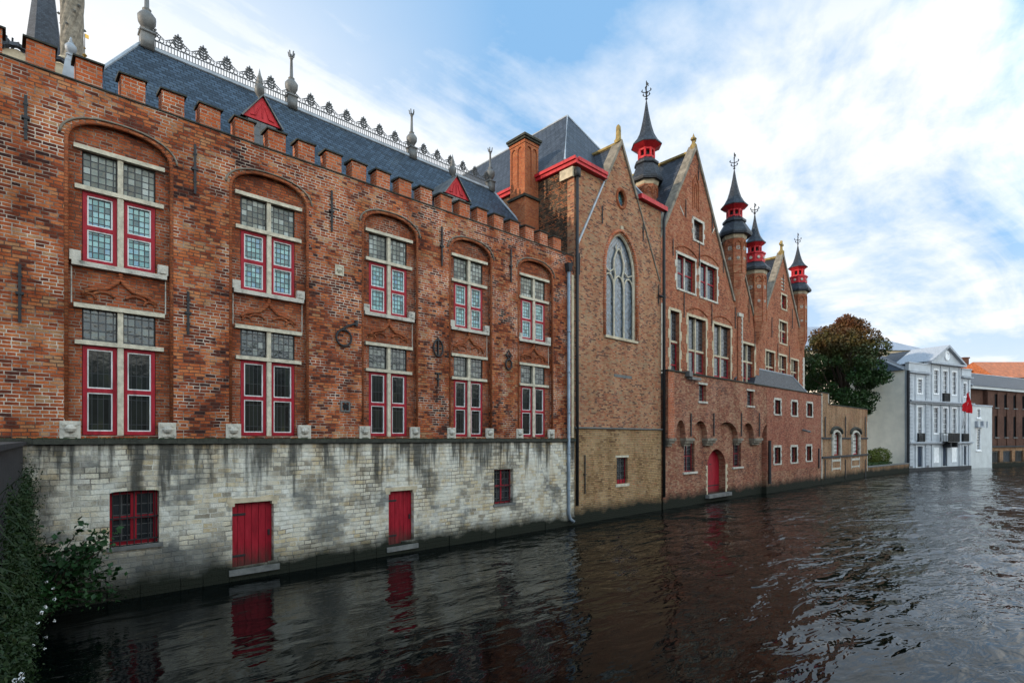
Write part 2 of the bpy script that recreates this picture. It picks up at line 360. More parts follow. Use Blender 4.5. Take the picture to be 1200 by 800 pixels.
def pointed(x0, x1, z0, zs, h, n=8):
    c = (x0+x1)/2; w = (x1-x0)/2; pts = [(x0, z0), (x1, z0)]
    for i in range(n+1):
        t = i/n; pts.append((x1-w*(1-math.cos(t*PI/2*.92))/(1-math.cos(PI/2*.92)), zs+h*math.sin(t*PI/2*.92)/math.sin(PI/2*.92)))
    for i in range(n-1, -1, -1):
        t = i/n; pts.append((x0+w*(1-math.cos(t*PI/2*.92))/(1-math.cos(PI/2*.92)), zs+h*math.sin(t*PI/2*.92)/math.sin(PI/2*.92)))
    return pts
def anchor(root, x, y, z0, z1, cross=True, w=.055):
    m = MB(); m.box(x-w/2, x+w/2, y-.07, y-.035, z0, z1)
    zc = (z0*.5+z1*.5)
    if cross:
        m.box(x-.07, x+.07, y-.085, y-.003, zc-.03, zc+.03)
        for k in (-.25, .3): m.box(x-.045, x+.045, y-.08, y-.03, zc+k*(z1-z0)-.018, zc+k*(z1-z0)+.018)
    else: m.box(x-.03, x+.03, y-.07, y-.003, zc-.03, zc+.03)
    return m.build('wall_anchor', 'iron', root)
def quoin_surround(root, x0, x1, z0, z1, y, w=.14, mat='whitestone', n=4, depth=.12, sill=.1, name='window_surround'):
    m = MB(); h = (z1-z0)/n
    for i in range(n):
        ww = w*(1.55 if i % 2 == 0 else .9)
        m.box(x0-ww, x0, y-.02, y+depth, z0+i*h+.003, z0+(i+1)*h-.003); m.box(x1, x1+ww, y-.02, y+depth, z0+i*h+.003, z0+(i+1)*h-.003)
    m.box(x0-w, x1+w, y-.025, y+depth, z1, z1+w); m.box(x0-w*1.1, x1+w*1.1, y-.05, y+depth, z0-sill, z0)
    return m.build(name, mat, root)
# ================================================================ SETTING
gm = MB(); gm.add([(-900, 2.0, .9), (1500, 2.0, .9), (1500, 1500, .9), (-900, 1500, .9)], [(0, 1, 2, 3)])
struct(gm.build('ground', 'asphalt'))
q = MB(); q.box(-60, 900, -700, -34.5, -1, 1.1); struct(q.build('quay', 'greystone'))
wm = MB(); wm.add([(-80, -34.01, 0), (700, -34.01, 0), (700, 14, 0), (-80, 14, 0)], [(0, 1, 2, 3)])
struct(wm.build('canal_water', 'water'))
def opposite():
    rg = random.Random(2); x = -22.0; walls = ['chapel_low', 'brown', 'terrace', 'redwall', 'arcade']; k = 0
    names = ['tan brick', 'dark brown brick', 'mottled red brick', 'plain red brick', 'weathered tan brick']
    while k < 5:
        w = rg.uniform(17, 21); h = rg.uniform(7.5, 9.5)
        root = thing('quay_house', (x+w/2, -42, 1.1), '%s quay house on the bank across the canal' % names[k % 5], 'building')
        MB().box(x, x+w-.05, -45, -38, 1, h).build('wall', walls[k % 5], root)
        m = MB(); m.add([(x-.2, -37.8, h), (x+w, -37.8, h), (x+w, -45.2, h), (x-.2, -45.2, h), (x+1.5, -41.5, h+3), (x+w-1.5, -41.5, h+3)], [(0, 1, 5, 4), (1, 2, 5), (2, 3, 4, 5), (3, 0, 4), (0, 3, 2, 1)]); m.build('roof', 'slate2', root)
        for i in range(int(w/2.4)):
            for z in (2.4, 5.4):
                o = MB().box(x+1+i*2.4, x+2+i*2.4, -38.0, -37.96, z, z+1.7).build('window', 'glass_far', root)
                MB().ring(x+.9+i*2.4, x+2.1+i*2.4, z-.1, z+1.8, .1, -37.96, -37.9).build('window_frame', 'whitetrim', o)
        x += w; k += 1
# ================================================================ CRENELLATED HALL
def hall():
    root = thing('brick_hall', (9, 2, 0), 'long crenellated red brick hall on a white stone base, nearest the camera', 'building')
    TOP = 12.05; L = -5.0; RT = 18.885
    cols = [(97, 184), (284, 348), (435, 479.8), (534.8, 568.7), (613.5, 641.8)]
    cx = [(X(a), X(b)) for a, b in cols]
    holes = []
    for a, b in cx: holes.append(arch(a-.3, b+.32, 3.93, 10.72, .58))
    # narrow openings above (dormer windows are on the roof)
    MB().plate([(L, 3.86), (RT, 3.86), (RT, TOP), (L, TOP)], holes, 0, .16).build('wall', 'hall', root)
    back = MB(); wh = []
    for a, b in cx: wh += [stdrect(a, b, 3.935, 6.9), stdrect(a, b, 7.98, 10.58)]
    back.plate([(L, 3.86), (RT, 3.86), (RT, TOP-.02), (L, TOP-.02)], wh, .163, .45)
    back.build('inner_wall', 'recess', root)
    # stone base
    d1 = rect(271.5, 320, 589.5, 667); d2 = rect(454.5, 484, 575.6, 640.4); b1 = rect(128, 186, 576, 641); b2 = rect(578, 600.6, 550, 590.6)
    bh = [stdrect(*d1), stdrect(*d2), arch(b1[0], b1[1], b1[2], b1[3]-.05, .05, 14, 6), stdrect(*b2)]
    MB().plate([(L, -1.2), (RT, -1.2), (RT, 3.72), (L, 3.72)], bh, -.05, .4).build('stone_base', 'white', root)
    m = MB(); x = 1.9
    r2 = random.Random(3)
    while x < RT-.3:      # projecting footing blocks at the water
        w = r2.uniform(.5, 1.1)
        if not (x < d1[1] and x+w > d1[0]) or True: m.box(x, min(x+w-.012, RT), -.05-r2.uniform(.02, .05), -.045, -.8, r2.uniform(.3, .42))
        x += w
    m.build('footing', 'white', root)
    m = MB(); x = L
    while x < RT-.1:
        w = r2.uniform(.7, 1.5); x1 = min(x+w-.006, RT); m.box(x, x1, -.15, .1, 3.722+r2.uniform(0, .012), 3.857-r2.uniform(.0, .014)); x += w
    m.build('ledge', 'moss', root)
    m = MB()
    for i in range(900):
        x = r2.uniform(L, RT); h = r2.uniform(.01, .05); m.box(x, x+r2.uniform(.02, .09), -.13+r2.uniform(-.02, .05), .0-r2.uniform(.0, .03), 3.84, 3.85+h*.6)
    m.build('moss', 'ivy', root)
    # crenels
    m = MB(); m.box(L, RT, -.03, .5, TOP+.002, TOP+.035); m.build('parapet_coping', 'moss', root)
    for k in range(-6, 22):
        x = .45+.855*k; m = MB(); j = r2.uniform(-.012, .012)
        if x+.49 > RT-.02: break
        m.box(x+j, x+.49+j, .003, .42, TOP+.052, TOP+.57); o = m.build('merlon', 'merlon', root)
        c = MB(); t = r2.uniform(-.01, .01)
        c.add([(x-.05, -.05, TOP+.572+t), (x+.54, -.05, TOP+.572-t), (x+.54, .47, TOP+.572), (x-.05, .47, TOP+.572),
               (x-.05, -.05, TOP+.61+t), (x+.54, -.05, TOP+.61-t), (x+.54, .47, TOP+.66), (x-.05, .47, TOP+.66)],
              [(0,3,2,1),(4,5,6,7),(0,1,5,4),(1,2,6,5),(2,3,7,6),(3,0,4,7)])
        c.build('merlon_cap', 'moss', o)
    # windows
    for i, (a, b) in enumerate(cx):
        c = (a+b)/2
        # moulded arch
        pts = arch(a-.3, b+.32, 3.93, 10.72, .58, 20)
        path = [(x, .02, z) for x, z in pts[1:]]+[(pts[0][0], .02, pts[0][1])]
        path = [(pts[1][0], .02, 4.3)]+path[1:-1]+[(pts[0][0], .02, 4.3)]
        mm = MB(); mm.tube(path, .045, 8)
        mm.build('arch_moulding', 'moulding', root, True)
        hood = [(c+(x-c)*1.11, -.02, z+.07) for x, y, z in path[1:-1]]
        MB().tube(hood, .025, 6).build('hood_moulding', 'coping', root, True)
        for lev, (z0, zt, z1) in enumerate([(3.935, 6.1, 6.9), (7.98, 9.7, 10.58)]):
            st = MB(); my = .1
            st.box(c-.06, c+.06, my, .3, z0+.001, zt-.05); st.box(c-.055, c+.055, my+.01, .3, zt+.05, z1)
            st.box(a-.14, b+.16, my-.03, .162, zt-.05, zt+.05); st.box(a+.001, b-.001, .1625, .3, zt-.049, zt+.049)
            st.box(a-.16, b+.18, my-.04, .162, z1, z1+.1)
            win = st.build('window', 'stone', root)
            if lev == 1:
                sl = MB(); sl.box(a-.2, b+.22, .02, .162, z0-.12, z0-.01)
                sl.box(a-.24, a-.03, .04, .1615, z0-.008, z0+.22); sl.box(b+.03, b+.25, .04, .1615, z0-.008, z0+.24)
                sl.add([(b+.06, .0, z0+.02), (b+.2, .0, z0+.02), (b+.13, .0, z0+.16), (b+.06, .041, z0+.02), (b+.2, .041, z0+.02), (b+.13, .041, z0+.16)],
                       [(0, 1, 2), (0, 3, 4, 1), (1, 4, 5, 2), (2, 5, 3, 0)])
                sl.build('sill', 'whitestone', win)
            for (p, q_) in ((a+.012, c-.062), (c+.062, b-.012)):
                MB().ring(p, q_, zt+.052, z1-.002, .02, .2, .23).build('light_frame', 'iron', win)
                MB().box(p+.02, q_-.02, .215, .225, zt+.07, z1-.02).build('pane', 'glass_green' if lev else 'glass_dim', win)
                cs = MB(); w = .085; zm = (z0+zt-.05)/2
                cs.ring(p, q_, z0+.012, zt-.052, w, .17, .25); cs.box(p+w, q_-w, .172, .248, zm-.05, zm+.05); cas = cs.build('casement', 'crimson', win)
                bd = MB(); bd.ring(p+w, q_-w, z0+.012+w, zm-.05, .028, .182, .24); bd.ring(p+w, q_-w, zm+.05, zt-.052-w, .028, .182, .24); bd.build('glazing_bead', 'bead', win)
                MB().box(p+w+.01, q_-w-.01, .226, .236, z0+.1, zt-.1).build('pane', 'glass_sky_tint' if lev else 'glass_dark', win)
        # carved blocks beside the lower window
        for s, xx in ((-1, a-.42), (1, b+.03)):
            k = MB(); k.box(xx, xx+.38, -.03, .04, 3.86, 4.26); k.lathe([(.02, -.1), (.09, -.06), (.12, .0), (.1, .06), (.03, .1)], xx+.19, -.03, 10, 4.08)
            k.box(xx+.05, xx+.33, -.055, -.029, 4.16, 4.22); k.box(xx+.08, xx+.3, -.06, -.029, 3.9, 3.95)
            k.build('corbel_block', 'whitestone', root)
        # ogee panel
        og = MB(); P = []
        for j in range(31):
            t = -1+2*j/30; u = abs(t); z = 7.22+.22*(1-u**2)**.5 + .26*max(0, 1-u*2.4)**1.4
            P.append((c+t*.74*(b-a)/1.5, .135, z))
        og.tube(P, .05, 8); og.tube([(x, .15, z+.07) for x, y, z in P[2:-2]], .03, 6)
        for sg in (-1, 1):
            og.tube([(c+sg*(.32+.2*math.cos(w_)), .14, 7.24+.1*math.sin(w_)) for w_ in [PI*j/10 for j in range(11)]], .035, 6)
            og.tube([(c+sg*(.6+.12*math.cos(w_)), .14, 7.14+.12*math.sin(w_)) for w_ in [PI*j/10 for j in range(11)]], .03, 6)
        og.lathe([(.02, -.03), (.06, .02), (.045, .08), (.07, .13), (.0, .2)], c, .13, 8, 7.68)
        og.build('ogee_moulding', 'moulding', root, True)
        MB().box(b+.2, b+.225, .15, .162, 7.0, 7.85).build('edge_strip', 'whitestone', root); MB().box(a-.205, a-.18, .15, .162, 7.0, 7.85).build('edge_strip', 'whitestone', root)
    # doors
    for (x0, x1, z0, z1) in (d1, d2):
        dm = MB(); n = 6; w = (x1-x0)/n
        for i in range(n): dm.box(x0+i*w+.006, x0+(i+1)*w-.006, .1+(i % 2)*.004, .16, z0+.02, z1)
        dm.box(x0, x1, .13, .165, z0+.02, z1); d = dm.build('door', 'crimson', root)
        hh = MB(); hh.box(x0+.01, x0+.38, .085, .099, z0+.3, z0+.36); hh.box(x0+.01, x0+.38, .085, .099, z1-.36, z1-.3); hh.box(x1-.12, x1-.07, .06, .099, (z0+z1)/2-.08, (z0+z1)/2+.08); hh.build('hinge', 'iron', d)
        MB().box(x0-.1, x1+.14, -.13, .2, z0-.16, z0).build('doorstep', 'greystone', root)
        h = MB(); h.box(x0-.14, x1+.14, -.062, .1, z1, z1+.13); h.box(x0-.1, x0+.06, -.056, .1, z1-.09, z1-.002); h.box(x1-.05, x1+.1, -.056, .1, z1-.09, z1-.002)
        h.build('lintel', 'cream', root)
    # barred basement windows
    for j, (x0, x1, z0, z1) in enumerate((b1, b2)):
        w = MB(); c = (x0+x1)/2; zm = (z0+z1)/2; f = .09 if j == 0 else .05
        w.ring(x0, x1, z0, z1, f, .14, .2); w.box(c-f*.7, c+f*.7, .138, .2, z0+f, z1-f); w.box(x0+f, c-f*.7, .142, .2, zm-.04, zm+.04); w.box(c+f*.7, x1-f, .142, .2, zm-.04, zm+.04)
        win = w.build('basement_window', 'crimson', root)
        MB().box(x0+.03, x1-.03, .17, .18, z0+.03, z1-.03).build('pane', 'glass_black', win)
        g = MB(); n = 7 if j == 0 else 4
        for i in range(n):
            x = x0+(x1-x0)*(i+.5)/n; g.tube([(x, .06, z0), (x, .06, z1)], .013, 6)
        g.box(x0, x1, .045, .075, zm-.015, zm+.015); g.box(x0, x1, .045, .075, z0+.1, z0+.13); g.build('grille', 'iron', win)
        MB().box(x0-.05, x1+.08, -.1, .1, z0-.1, z0).build('sill', 'greystone', root)
    # ironwork
    for px, y0, y1 in ((30, 113, 165), (228, 170, 228), (388, 224, 272), (517, 266, 312), (598, 293, 331), (23, 310, 378), (220, 342, 392)):
        x, z1 = at(px, y0); z0 = at(px, y1)[1]; anchor(root, x, 0, z0, z1)
    x, z = at(402, 396); m = MB(); m.tube([(x+.25*math.cos(t), -.06, z+.25*math.sin(t)) for t in [2*PI*i/20 for i in range(20)]], .035, 6, True)
    m.tube([(x-.05, -.06, z+.27), (x+.2, -.06, z+.42), (x+.42, -.06, z+.5)], .035, 6); m.box(x+.38, x+.46, -.09, -.003, z+.42, z+.6); m.build('iron_ring_anchor', 'iron', root)
    x, z = at(512.5, 408); m = MB(); m.tube([(x+.2*math.cos(t), -.06, z+.29*math.sin(t)) for t in [2*PI*i/20 for i in range(20)]], .035, 6, True)
    m.box(x-.025, x+.025, -.08, -.003, z-.3, z+.36); m.build('iron_oval_anchor', 'iron', root)
    x, z = at(595, 427); m = MB(); m.tube([(x+.16*math.cos(t), -.06, z+.2*math.sin(t)) for t in [2*PI*i/16 for i in range(16)]], .035, 6, True)
    m.tube([(x-.13, -.06, z+.36), (x, -.06, z+.19), (x+.13, -.06, z+.36), (x, -.06, z+.56), (x-.13, -.06, z+.36)], .03, 6); m.tube([(x-.2, -.06, z+.36), (x+.2, -.06, z+.36)], .025, 6)
    m.build('iron_figure_eight_anchor', 'iron', root)
    x, z = at(513, 438); m = MB(); m.box(x-.025, x+.025, -.05, -.003, z-.45, z+.05); m.box(x-.14, x+.14, -.055, -.003, z-.0, z+.05); m.box(x-.1, x+.1, -.055, -.003, z-.2, z-.16); m.build('iron_bracket', 'iron', root)
    x, z = at(404.5, 476); m = MB(); m.ring(x-.16, x+.16, z-.17, z+.17, .05, -.03, .05); m.box(x-.02, x+.02, -.02, .03, z-.12, z+.12); o = m.build('stone_vent', 'greystone', root)
    MB().lathe([(.0, 0), (.09, .0), (.09, .012), (0, .012)], 0, 0, 10).build('vent_hole', 'dark', o)
    vh = COL.objects[-1]; vh.rotation_euler = (R(90), 0, 0); vh.location = Vector((x, -.022, z))-Vector(root['_o'])
    for v in vh.data.vertices: v.co += Vector(root['_o'])
    x, z = at(397.5, 317); m = MB(); m.ring(x-.14, x+.14, z-.16, z+.16, .04, -.03, .05); m.lathe([(.03, -.08), (.09, 0), (.03, .09)], x, 0, 8, z); m.box(x-.1, x+.1, -.01, .02, z-.12, z+.12); m.build('carved_plaque', 'stone', root)
    for px, py in ((566+8, 607), (221, 562)):
        pass
    # drainpipe
    m = MB(); xp = X(664); zt = at(664, 318)[1]
    m.tube([(xp, -.12, zt), (xp, -.12, .55), (xp+.06, -.16, .3), (xp+.22, -.24, .16)], .075, 10)
    for z in (1.6, 3.2, 5, 6.8, 8.6): m.tube([(xp, -.12, z-.03), (xp, -.12, z+.03)], .09, 10)
    m.build('drainpipe', 'zinc', root, True)
    m = MB(); m.add([(xp-.16, -.26, zt+.32), (xp+.16, -.26, zt+.32), (xp+.16, .0, zt+.32), (xp-.16, .0, zt+.32), (xp-.08, -.2, zt-.05), (xp+.08, -.2, zt-.05), (xp+.08, -.02, zt-.05), (xp-.08, -.02, zt-.05)],
          [(0,1,2,3),(7,6,5,4),(0,4,5,1),(1,5,6,2),(2,6,7,3),(3,7,4,0)]); m.build('rainwater_head', 'slab', root)
    m = MB(); m.box(RT-.16, RT+.0, -.03, .0-.002, 3.9, 11.2); m.build('corner_strip', 'cream', root)
    # body behind
    MB().box(L, RT, .46, 9.0, -1, 11.6).build('rear_block', 'recess', root)
    # roof
    YR, ZR, YE, ZE = 4.0, 15.92, .75, 11.7; x0, x1 = 3.15, 17.55
    xe0, xe1 = .9, 18.7
    rf = MB(); rf.add([(xe0, YE, ZE), (xe1, YE, ZE), (x1, YR, ZR), (x0, YR, ZR), (xe0, 2*YR-YE, ZE), (xe1, 2*YR-YE, ZE)],
                      [(0, 1, 2, 3), (1, 5, 2), (5, 4, 3, 2), (4, 0, 3), (0, 4, 5, 1)]); rf.build('roof', 'slate', root)
    rl = MB(); rl.tube([(x0, YR, ZR+.02), (x1, YR, ZR+.02)], .09, 6); rl.tube([(x0, YR, ZR+.01), (xe0, YE, ZE)], .05, 6); rl.tube([(x1, YR, ZR+.01), (xe1, YE, ZE)], .05, 6)
    rl.build('ridge_lead', 'leadlight', root)
    # cresting
    cr = MB(); z = ZR+.1
    cr.box(x0+.3, x1-.2, YR-.012, YR+.012, z, z+.02); cr.box(x0+.3, x1-.2, YR-.012, YR+.012, z+.2, z+.225)
    x = x0+.35
    while x < x1-.2: cr.box(x-.011, x+.011, YR-.01, YR+.01, z+.02, z+.2); x += .085
    pit = .72; n = int((x1-x0-.4)/pit)
    for i in range(n+1):
        xc = x0+.33+i*pit
        if xc > x1-.3: break
        cr.box(xc-.018, xc+.018, YR-.012, YR+.012, z+.225, z+.66)
        for j, (w, h) in enumerate(((.13, .33), (.15, .42), (.12, .51), (.08, .59))):
            for sg in (-1, 1):
                cr.tube([(xc, YR, z+h-.06), (xc+sg*w*.6, YR, z+h-.02), (xc+sg*w, YR, z+h+.07)], .028, 5, rs=[.02, .035, .03])
        cr.tube([(xc, YR, z+.62), (xc, YR, z+.74)], .03, 6, rs=[.05, .012])
        for sg in (-1, 1):
            for (ox, r_, oz) in ((.14, .07, .3), (.27, .06, .29), (.2, .04, .4)):
                cr.tube([(xc+sg*(ox)+r_*math.cos(t), YR, z+oz+r_*math.sin(t)) for t in [2*PI*q/10 for q in range(10)]], .014, 4, True)
            cr.tube([(xc+sg*.05, YR, z+.5), (xc+sg*.2, YR, z+.45), (xc+sg*.35, YR, z+.35)], .014, 4)
    cr.build('ridge_cresting', 'crest', root)
    # finials
    def finial(px, Y=YR, zb=ZR, sc=1.0, tall=1.0, mat='lead', crown=True):
        x = X(px, Y); m = MB(); m.box(x-.17*sc, x+.17*sc, Y-.17*sc, Y+.17*sc, zb-.1, zb+.36*sc); m.box(x-.2*sc, x+.2*sc, Y-.2*sc, Y+.2*sc, zb+.36*sc, zb+.42*sc)
        m.lathe([(.1, .42), (.07, .5), (.14, .56), (.23, .72), (.24, .88), (.15, 1.0), (.08, 1.06), (.12, 1.1), (.065, 1.14), (.045, 1.14+.7*tall), (.07, 1.16+.7*tall), (.05, 1.2+.7*tall), (.0, 1.3+.7*tall)], x, Y, 12, zb, sc=sc)
        if crown:
            zz = zb+(1.2+.7*tall)*sc
            for t in range(5):
                a = 2*PI*t/5; m.tube([(x, Y, zz), (x+.09*sc*math.cos(a), Y+.09*sc*math.sin(a), zz+.05), (x+.12*sc*math.cos(a), Y+.12*sc*math.sin(a), zz+.2)], .025, 5)
        m.build('roof_finial', mat, root, True)
    finial(172, sc=1.05, tall=1.4); finial(341.5, sc=.95); finial(482.5, sc=.95); finial(574.5, sc=.95)
    # dormers
    for apx, apy, lx, rx, by in ((307.6, 114, 286, 328, 134.5), (534.8, 207, 521.5, 549, 225)):
        Y = 1.25; xa, za = at(apx, apy, Y); xl, zb = at(lx, by, Y); xr = X(rx, Y)
        m = MB(); m.plate([(xl-.02, zb), (xr+.02, zb), (xa, za)], (), Y, Y+.06); 
        for sg in (-1, 1): m.tube([(xa+sg*.08, Y-.01, za-.3), (xa+sg*.2, Y-.01, zb+.12), (xa+sg*.34, Y-.01, zb+.1)], .022, 5)
        m.tube([(xa, Y-.01, za-.2), (xa, Y-.01, zb+.1)], .02, 5)
        d = m.build('dormer_gable', 'redpaint', root)
        r_ = MB(); e = .05; yb = 3.4
        r_.add([(xa, Y-.08, za+.06), (xl-.1, Y-.08, zb-.04), (xl-.1, Y+1.3, zb-.04), (xa, yb, za+.06), (xr+.1, Y-.08, zb-.04), (xr+.1, Y+1.3, zb-.04),
                (xa, Y-.08, za+.02), (xl-.06, Y-.08, zb-.06), (xr+.06, Y-.08, zb-.06)],
               [(0, 3, 2, 1), (0, 4, 5, 3), (0, 1, 7, 6), (0, 6, 8, 4)]); r_.build('dormer_roof', 'lead', d)
        MB().box(xl+.06, xr-.06, Y+.04, Y+1.2, zb-1.3, zb-.002).build('dormer_body', 'slatedark', d)
        w = MB(); w.box(xl+.12, xr-.12, Y+.02, Y+.045, zb-1.0, zb-.03); w.build('dormer_window', 'glass_black', d)
        f = MB(); f.lathe([(.05, 0), (.04, .1), (.1, .16), (.15, .3), (.15, .42), (.08, .5), (.11, .54), (.06, .6), (.09, .66), (.04, .8), (.0, 1.0)], xa, Y+.25, 10, za); f.build('dormer_finial', 'lead', d, True)
    # wing at the far left, behind the parapet
    finial(83, 1.2, at(83, 76, 1.2)[1], .5, .1, 'leadlight', False)
    xa = X(83, 1.2); zb = at(83, 76, 1.2)[1]
    m = MB(); m.plate([(xa-.25, zb-.9), (xa+.17, zb-.9), (xa+.12, zb+.02), (xa-.12, zb+.02)], (), 1.0, 1.5); m.build('finial_pedestal', 'leadlight', root)
    for px, py in ((70, 74), (20, 58)):
        x, z = at(px, py, 2.4); m = MB(); m.plate([(x-.55, z-1.6), (x+.55, z-1.6), (x+.5, z-.35), (x+.25, z-.08), (x, z), (x-.25, z-.08), (x-.5, z-.35)], (), 2.4, 4.2); o = m.build('stone_dormer', 'cream', root)
        MB().tube([(x-.66, 2.36, z-.5), (x-.5, 2.36, z-.28), (x-.25, 2.36, z-.0), (x, 2.36, z+.08), (x+.25, 2.36, z-.0), (x+.5, 2.36, z-.28), (x+.66, 2.36, z-.5)], .08, 6).build('dormer_coping', 'slatedark', o)
    for px in (1, 8):
        finial(px-3, 2.6, at(px-3, 62 if px < 5 else 70, 2.6)[1], .55, .1, 'iron', False)
    x, z = at(20, 52, 2.6); m = MB()
    for i in range(6):
        for q_ in range(4):
            a = rnd.uniform(0, PI); m.tube([(x-.5+i*.2, 2.6, z-.2), (x-.5+i*.2+.09*math.cos(a), 2.6, z+.12*math.sin(a))], .02, 4)
    m.build('iron_crockets', 'iron', root)
    MB().add([(-6, 1.3, 11.6), (.6, 1.3, 11.6), (-.2, 4.0, 12.9), (-6, 4.0, 12.9), (.6, 6, 11.6), (-6, 6, 11.6)], [(0, 1, 2, 3), (1, 4, 2), (4, 5, 3, 2)]).build('wing_roof', 'slatedark', root)
hall()
# ================================================================ CHAPEL HOUSE
def chapel():
    root = thing('chapel_house', (22.5, 4, 0), 'tall tan brick house with pointed gable and big arched chapel window', 'building')
    x0, x1 = X(672.5)+.02, X(774.5); EV = EYE+12.3; xc = 22.5; AP = EYE+14.6; sl = 1.72
    hw = (AP-EV)/sl
    # big window
    wx0, wx1, wz0, wz1 = X(710), X(744.5), at(710, 392)[1], at(727, 274)[1]
    big = pointed(wx0, wx1, wz0, wz0+(wz1-wz0)*.62, (wz1-wz0)*.38, 10)
    rx, rz = at(728, 233); rr = .42
    rnd_ = [(rx+rr*.85*math.cos(t), rz+rr*1.05*math.sin(t)) for t in [2*PI*i/20 for i in range(20)]]
    sm = rect(722, 735, 536, 567)
    ZM = at(675, 500)[1]
    MB().plate([(x0, ZM), (x1, ZM), (x1, EV), (xc+hw, EV), (xc, AP), (xc-hw, EV), (x0, EV)], [big, rnd_], 0, .4).build('wall', 'chapel', root)
    MB().plate([(x0, -1.2), (x1, -1.2), (x1, ZM-.06), (x0, ZM-.06)], [stdrect(*sm)], -.03, .4).build('lower_wall', 'chapel_low', root)
    m = MB(); m.box(x0, x1, -.12, .0-.002, ZM-.058, ZM+.0); m.build('string_course', 'greystone', root)
    MB().plate([(.402, 11.0), (.402, -1), (22, -1), (22, EV), (.402, EV)], (), x0, x0+.4, 'x').build('side_wall', 'mottled', root)
    MB().box(x0+.41, x1-.01, .41, 22, -1, EV-.05).build('rear_block', 'mottled', root)
    # tracery
    n_in = lambda d: [(xc_+(x-xc_)*(1-d), z0_+(z-z0_)*(1-d*.35)) for x, z in big]
    xc_ = (wx0+wx1)/2; z0_ = wz0
    tr = MB(); W = wx1-wx0; H = wz1-wz0
    path = [(x, .12, z) for x, z in big]; tr.tube(path, .085, 6, True)
    L1 = wz0+H*.5; 
    for f in (1/3, 2/3): tr.tube([(wx0+W*f, .14, wz0), (wx0+W*f, .14, L1+.1)], .05, 6)
    for i in range(3):
        a = wx0+W*i/3; b = a+W/3
        pts = pointed(a+.03, b-.03, L1, L1, .5, 6)[2:]; tr.tube([(x, .14, z) for x, z in pts], .04, 6)
    L2 = L1+.75
    tr.tube([(wx0+W/3, .14, L1+.1), (wx0+W/3+.12, .14, L1+.5), (wx0+W/3, .14, L1+.9), (wx0+W/3, .14, L2+.5), (wx0+W*.42, .14, L2+.95), (xc_, .14, L2+1.12),
             (wx0+W*.58, .14, L2+.95), (wx0+W*2/3, .14, L2+.5), (wx0+W*2/3, .14, L1+.9), (wx0+W*2/3-.12, .14, L1+.5), (wx0+W*2/3, .14, L1+.1)], .045, 6)
    tr.tube([(wx0+.1, .14, L1+.75), (wx0+W*.2, .14, L1+.6), (wx0+W/3, .14, L1+.8)], .035, 6); tr.tube([(wx1-.1, .14, L1+.75), (wx1-W*.2, .14, L1+.6), (wx1-W/3, .14, L1+.8)], .035, 6)
    tr.tube([(wx0+W*.42, .14, L2+.95), (wx0+W*.42, .14, wz1-.55)], .03, 6); tr.tube([(wx0+W*.58, .14, L2+.95), (wx0+W*.58, .14, wz1-.55)], .03, 6)
    win = tr.build('arched_window', 'stone', root)
    MB().plate([(xc_+(x-xc_)*.97, z0_+.03+(z-z0_)*.98) for x, z in big], (), .2, .22).build('pane', 'glass_diamond', win)
    op = [(xc_+(x-xc_)*1.1, -.01, z0_+(z-z0_)*1.03) for x, z in big[1:]+big[:1]]
    MB().tube(op, .09, 6, rs=None).build('window_arch_bricks', 'merlon', root, True)
    m = MB(); m.box(wx0-.12, wx1+.15, -.09, .15, wz0-.14, wz0-.02); m.box(xc_-.1, xc_+.1, -.08, .0-.002, wz1+.14, wz1+.38); m.build('window_sill', 'cream', root)
    o = MB().tube([(rx+rr*.9*math.cos(t), .03, rz+rr*1.1*math.sin(t)) for t in [2*PI*i/20 for i in range(20)]], .1, 6, True).build('round_window', 'moulding', root, True)
    MB().plate(rnd_, (), .2, .22).build('pane', 'glass_sky_tint', o)
    a, b, c, d = sm
    m = MB(); m.ring(a, b, c, d, .05, .12, .18); m.box(a+.05, b-.05, .121, .18, c+.05, c+.2); o = m.build('small_window', 'crimson', root)
    MB().box(a+.04, b-.04, .15, .16, c+.04, d-.04).build('pane', 'glass_black', o)
    g = MB()
    for i in range(4): g.tube([(a+(b-a)*(i+.5)/4, .04, c), (a+(b-a)*(i+.5)/4, .04, d)], .012, 5)
    g.build('grille', 'iron', o)
    m = MB(); m.box(a-.1, b+.1, -.07, .1, c-.14, c-.002); m.box(a-.1, b+.08, -.04, .1, d+.002, d+.1); m.build('small_window_sill', 'stone', root)
    # gable coping + the old roof lines running down the wall
    cp = MB(); w = .2
    for sg in (-1, 1):
        pts = [(xc, AP+.22), (xc+sg*(hw+.12), EV+.0), (xc+sg*(hw-.05), EV-.02), (xc, AP-.02)]
        if sg > 0: pts = pts[::-1]
        cp.plate(pts, (), -.08, .5)
    cp.build('gable_coping', 'coping', root)
    m = MB(); m.lathe([(.2, 0), (.22, .12), (.15, .2), (.13, .3), (.12, .75), (.1, .85), (.0, .95)], xc, .15, 4, AP+.1, rot=PI/4); m.build('gable_finial', 'lichen', root)
    f1 = MB(); zA = at(676, 286)[1]; f1.plate([(xc-hw, EV), (xc-hw-.09, EV), (x0+.15, zA), (x0+.26, zA)][::-1], (), -.06, .0-.002); f1.build('roof_line_left', 'leadlight', root)
    f1 = MB(); zB = at(773, 330)[1]; f1.plate([(xc+hw+.09, EV), (xc+hw, EV), (x1-.18, zB), (x1-.1, zB)], (), -.05, .0-.002); f1.build('roof_line_right', 'coping', root)
    # gutters
    m = MB(); m.box(x0-.16, x0+.0, -.25, 22, EV+.02, EV+.26); m.box(x0-.24, x0-.162, -.25, 22, EV+.18, EV+.32)
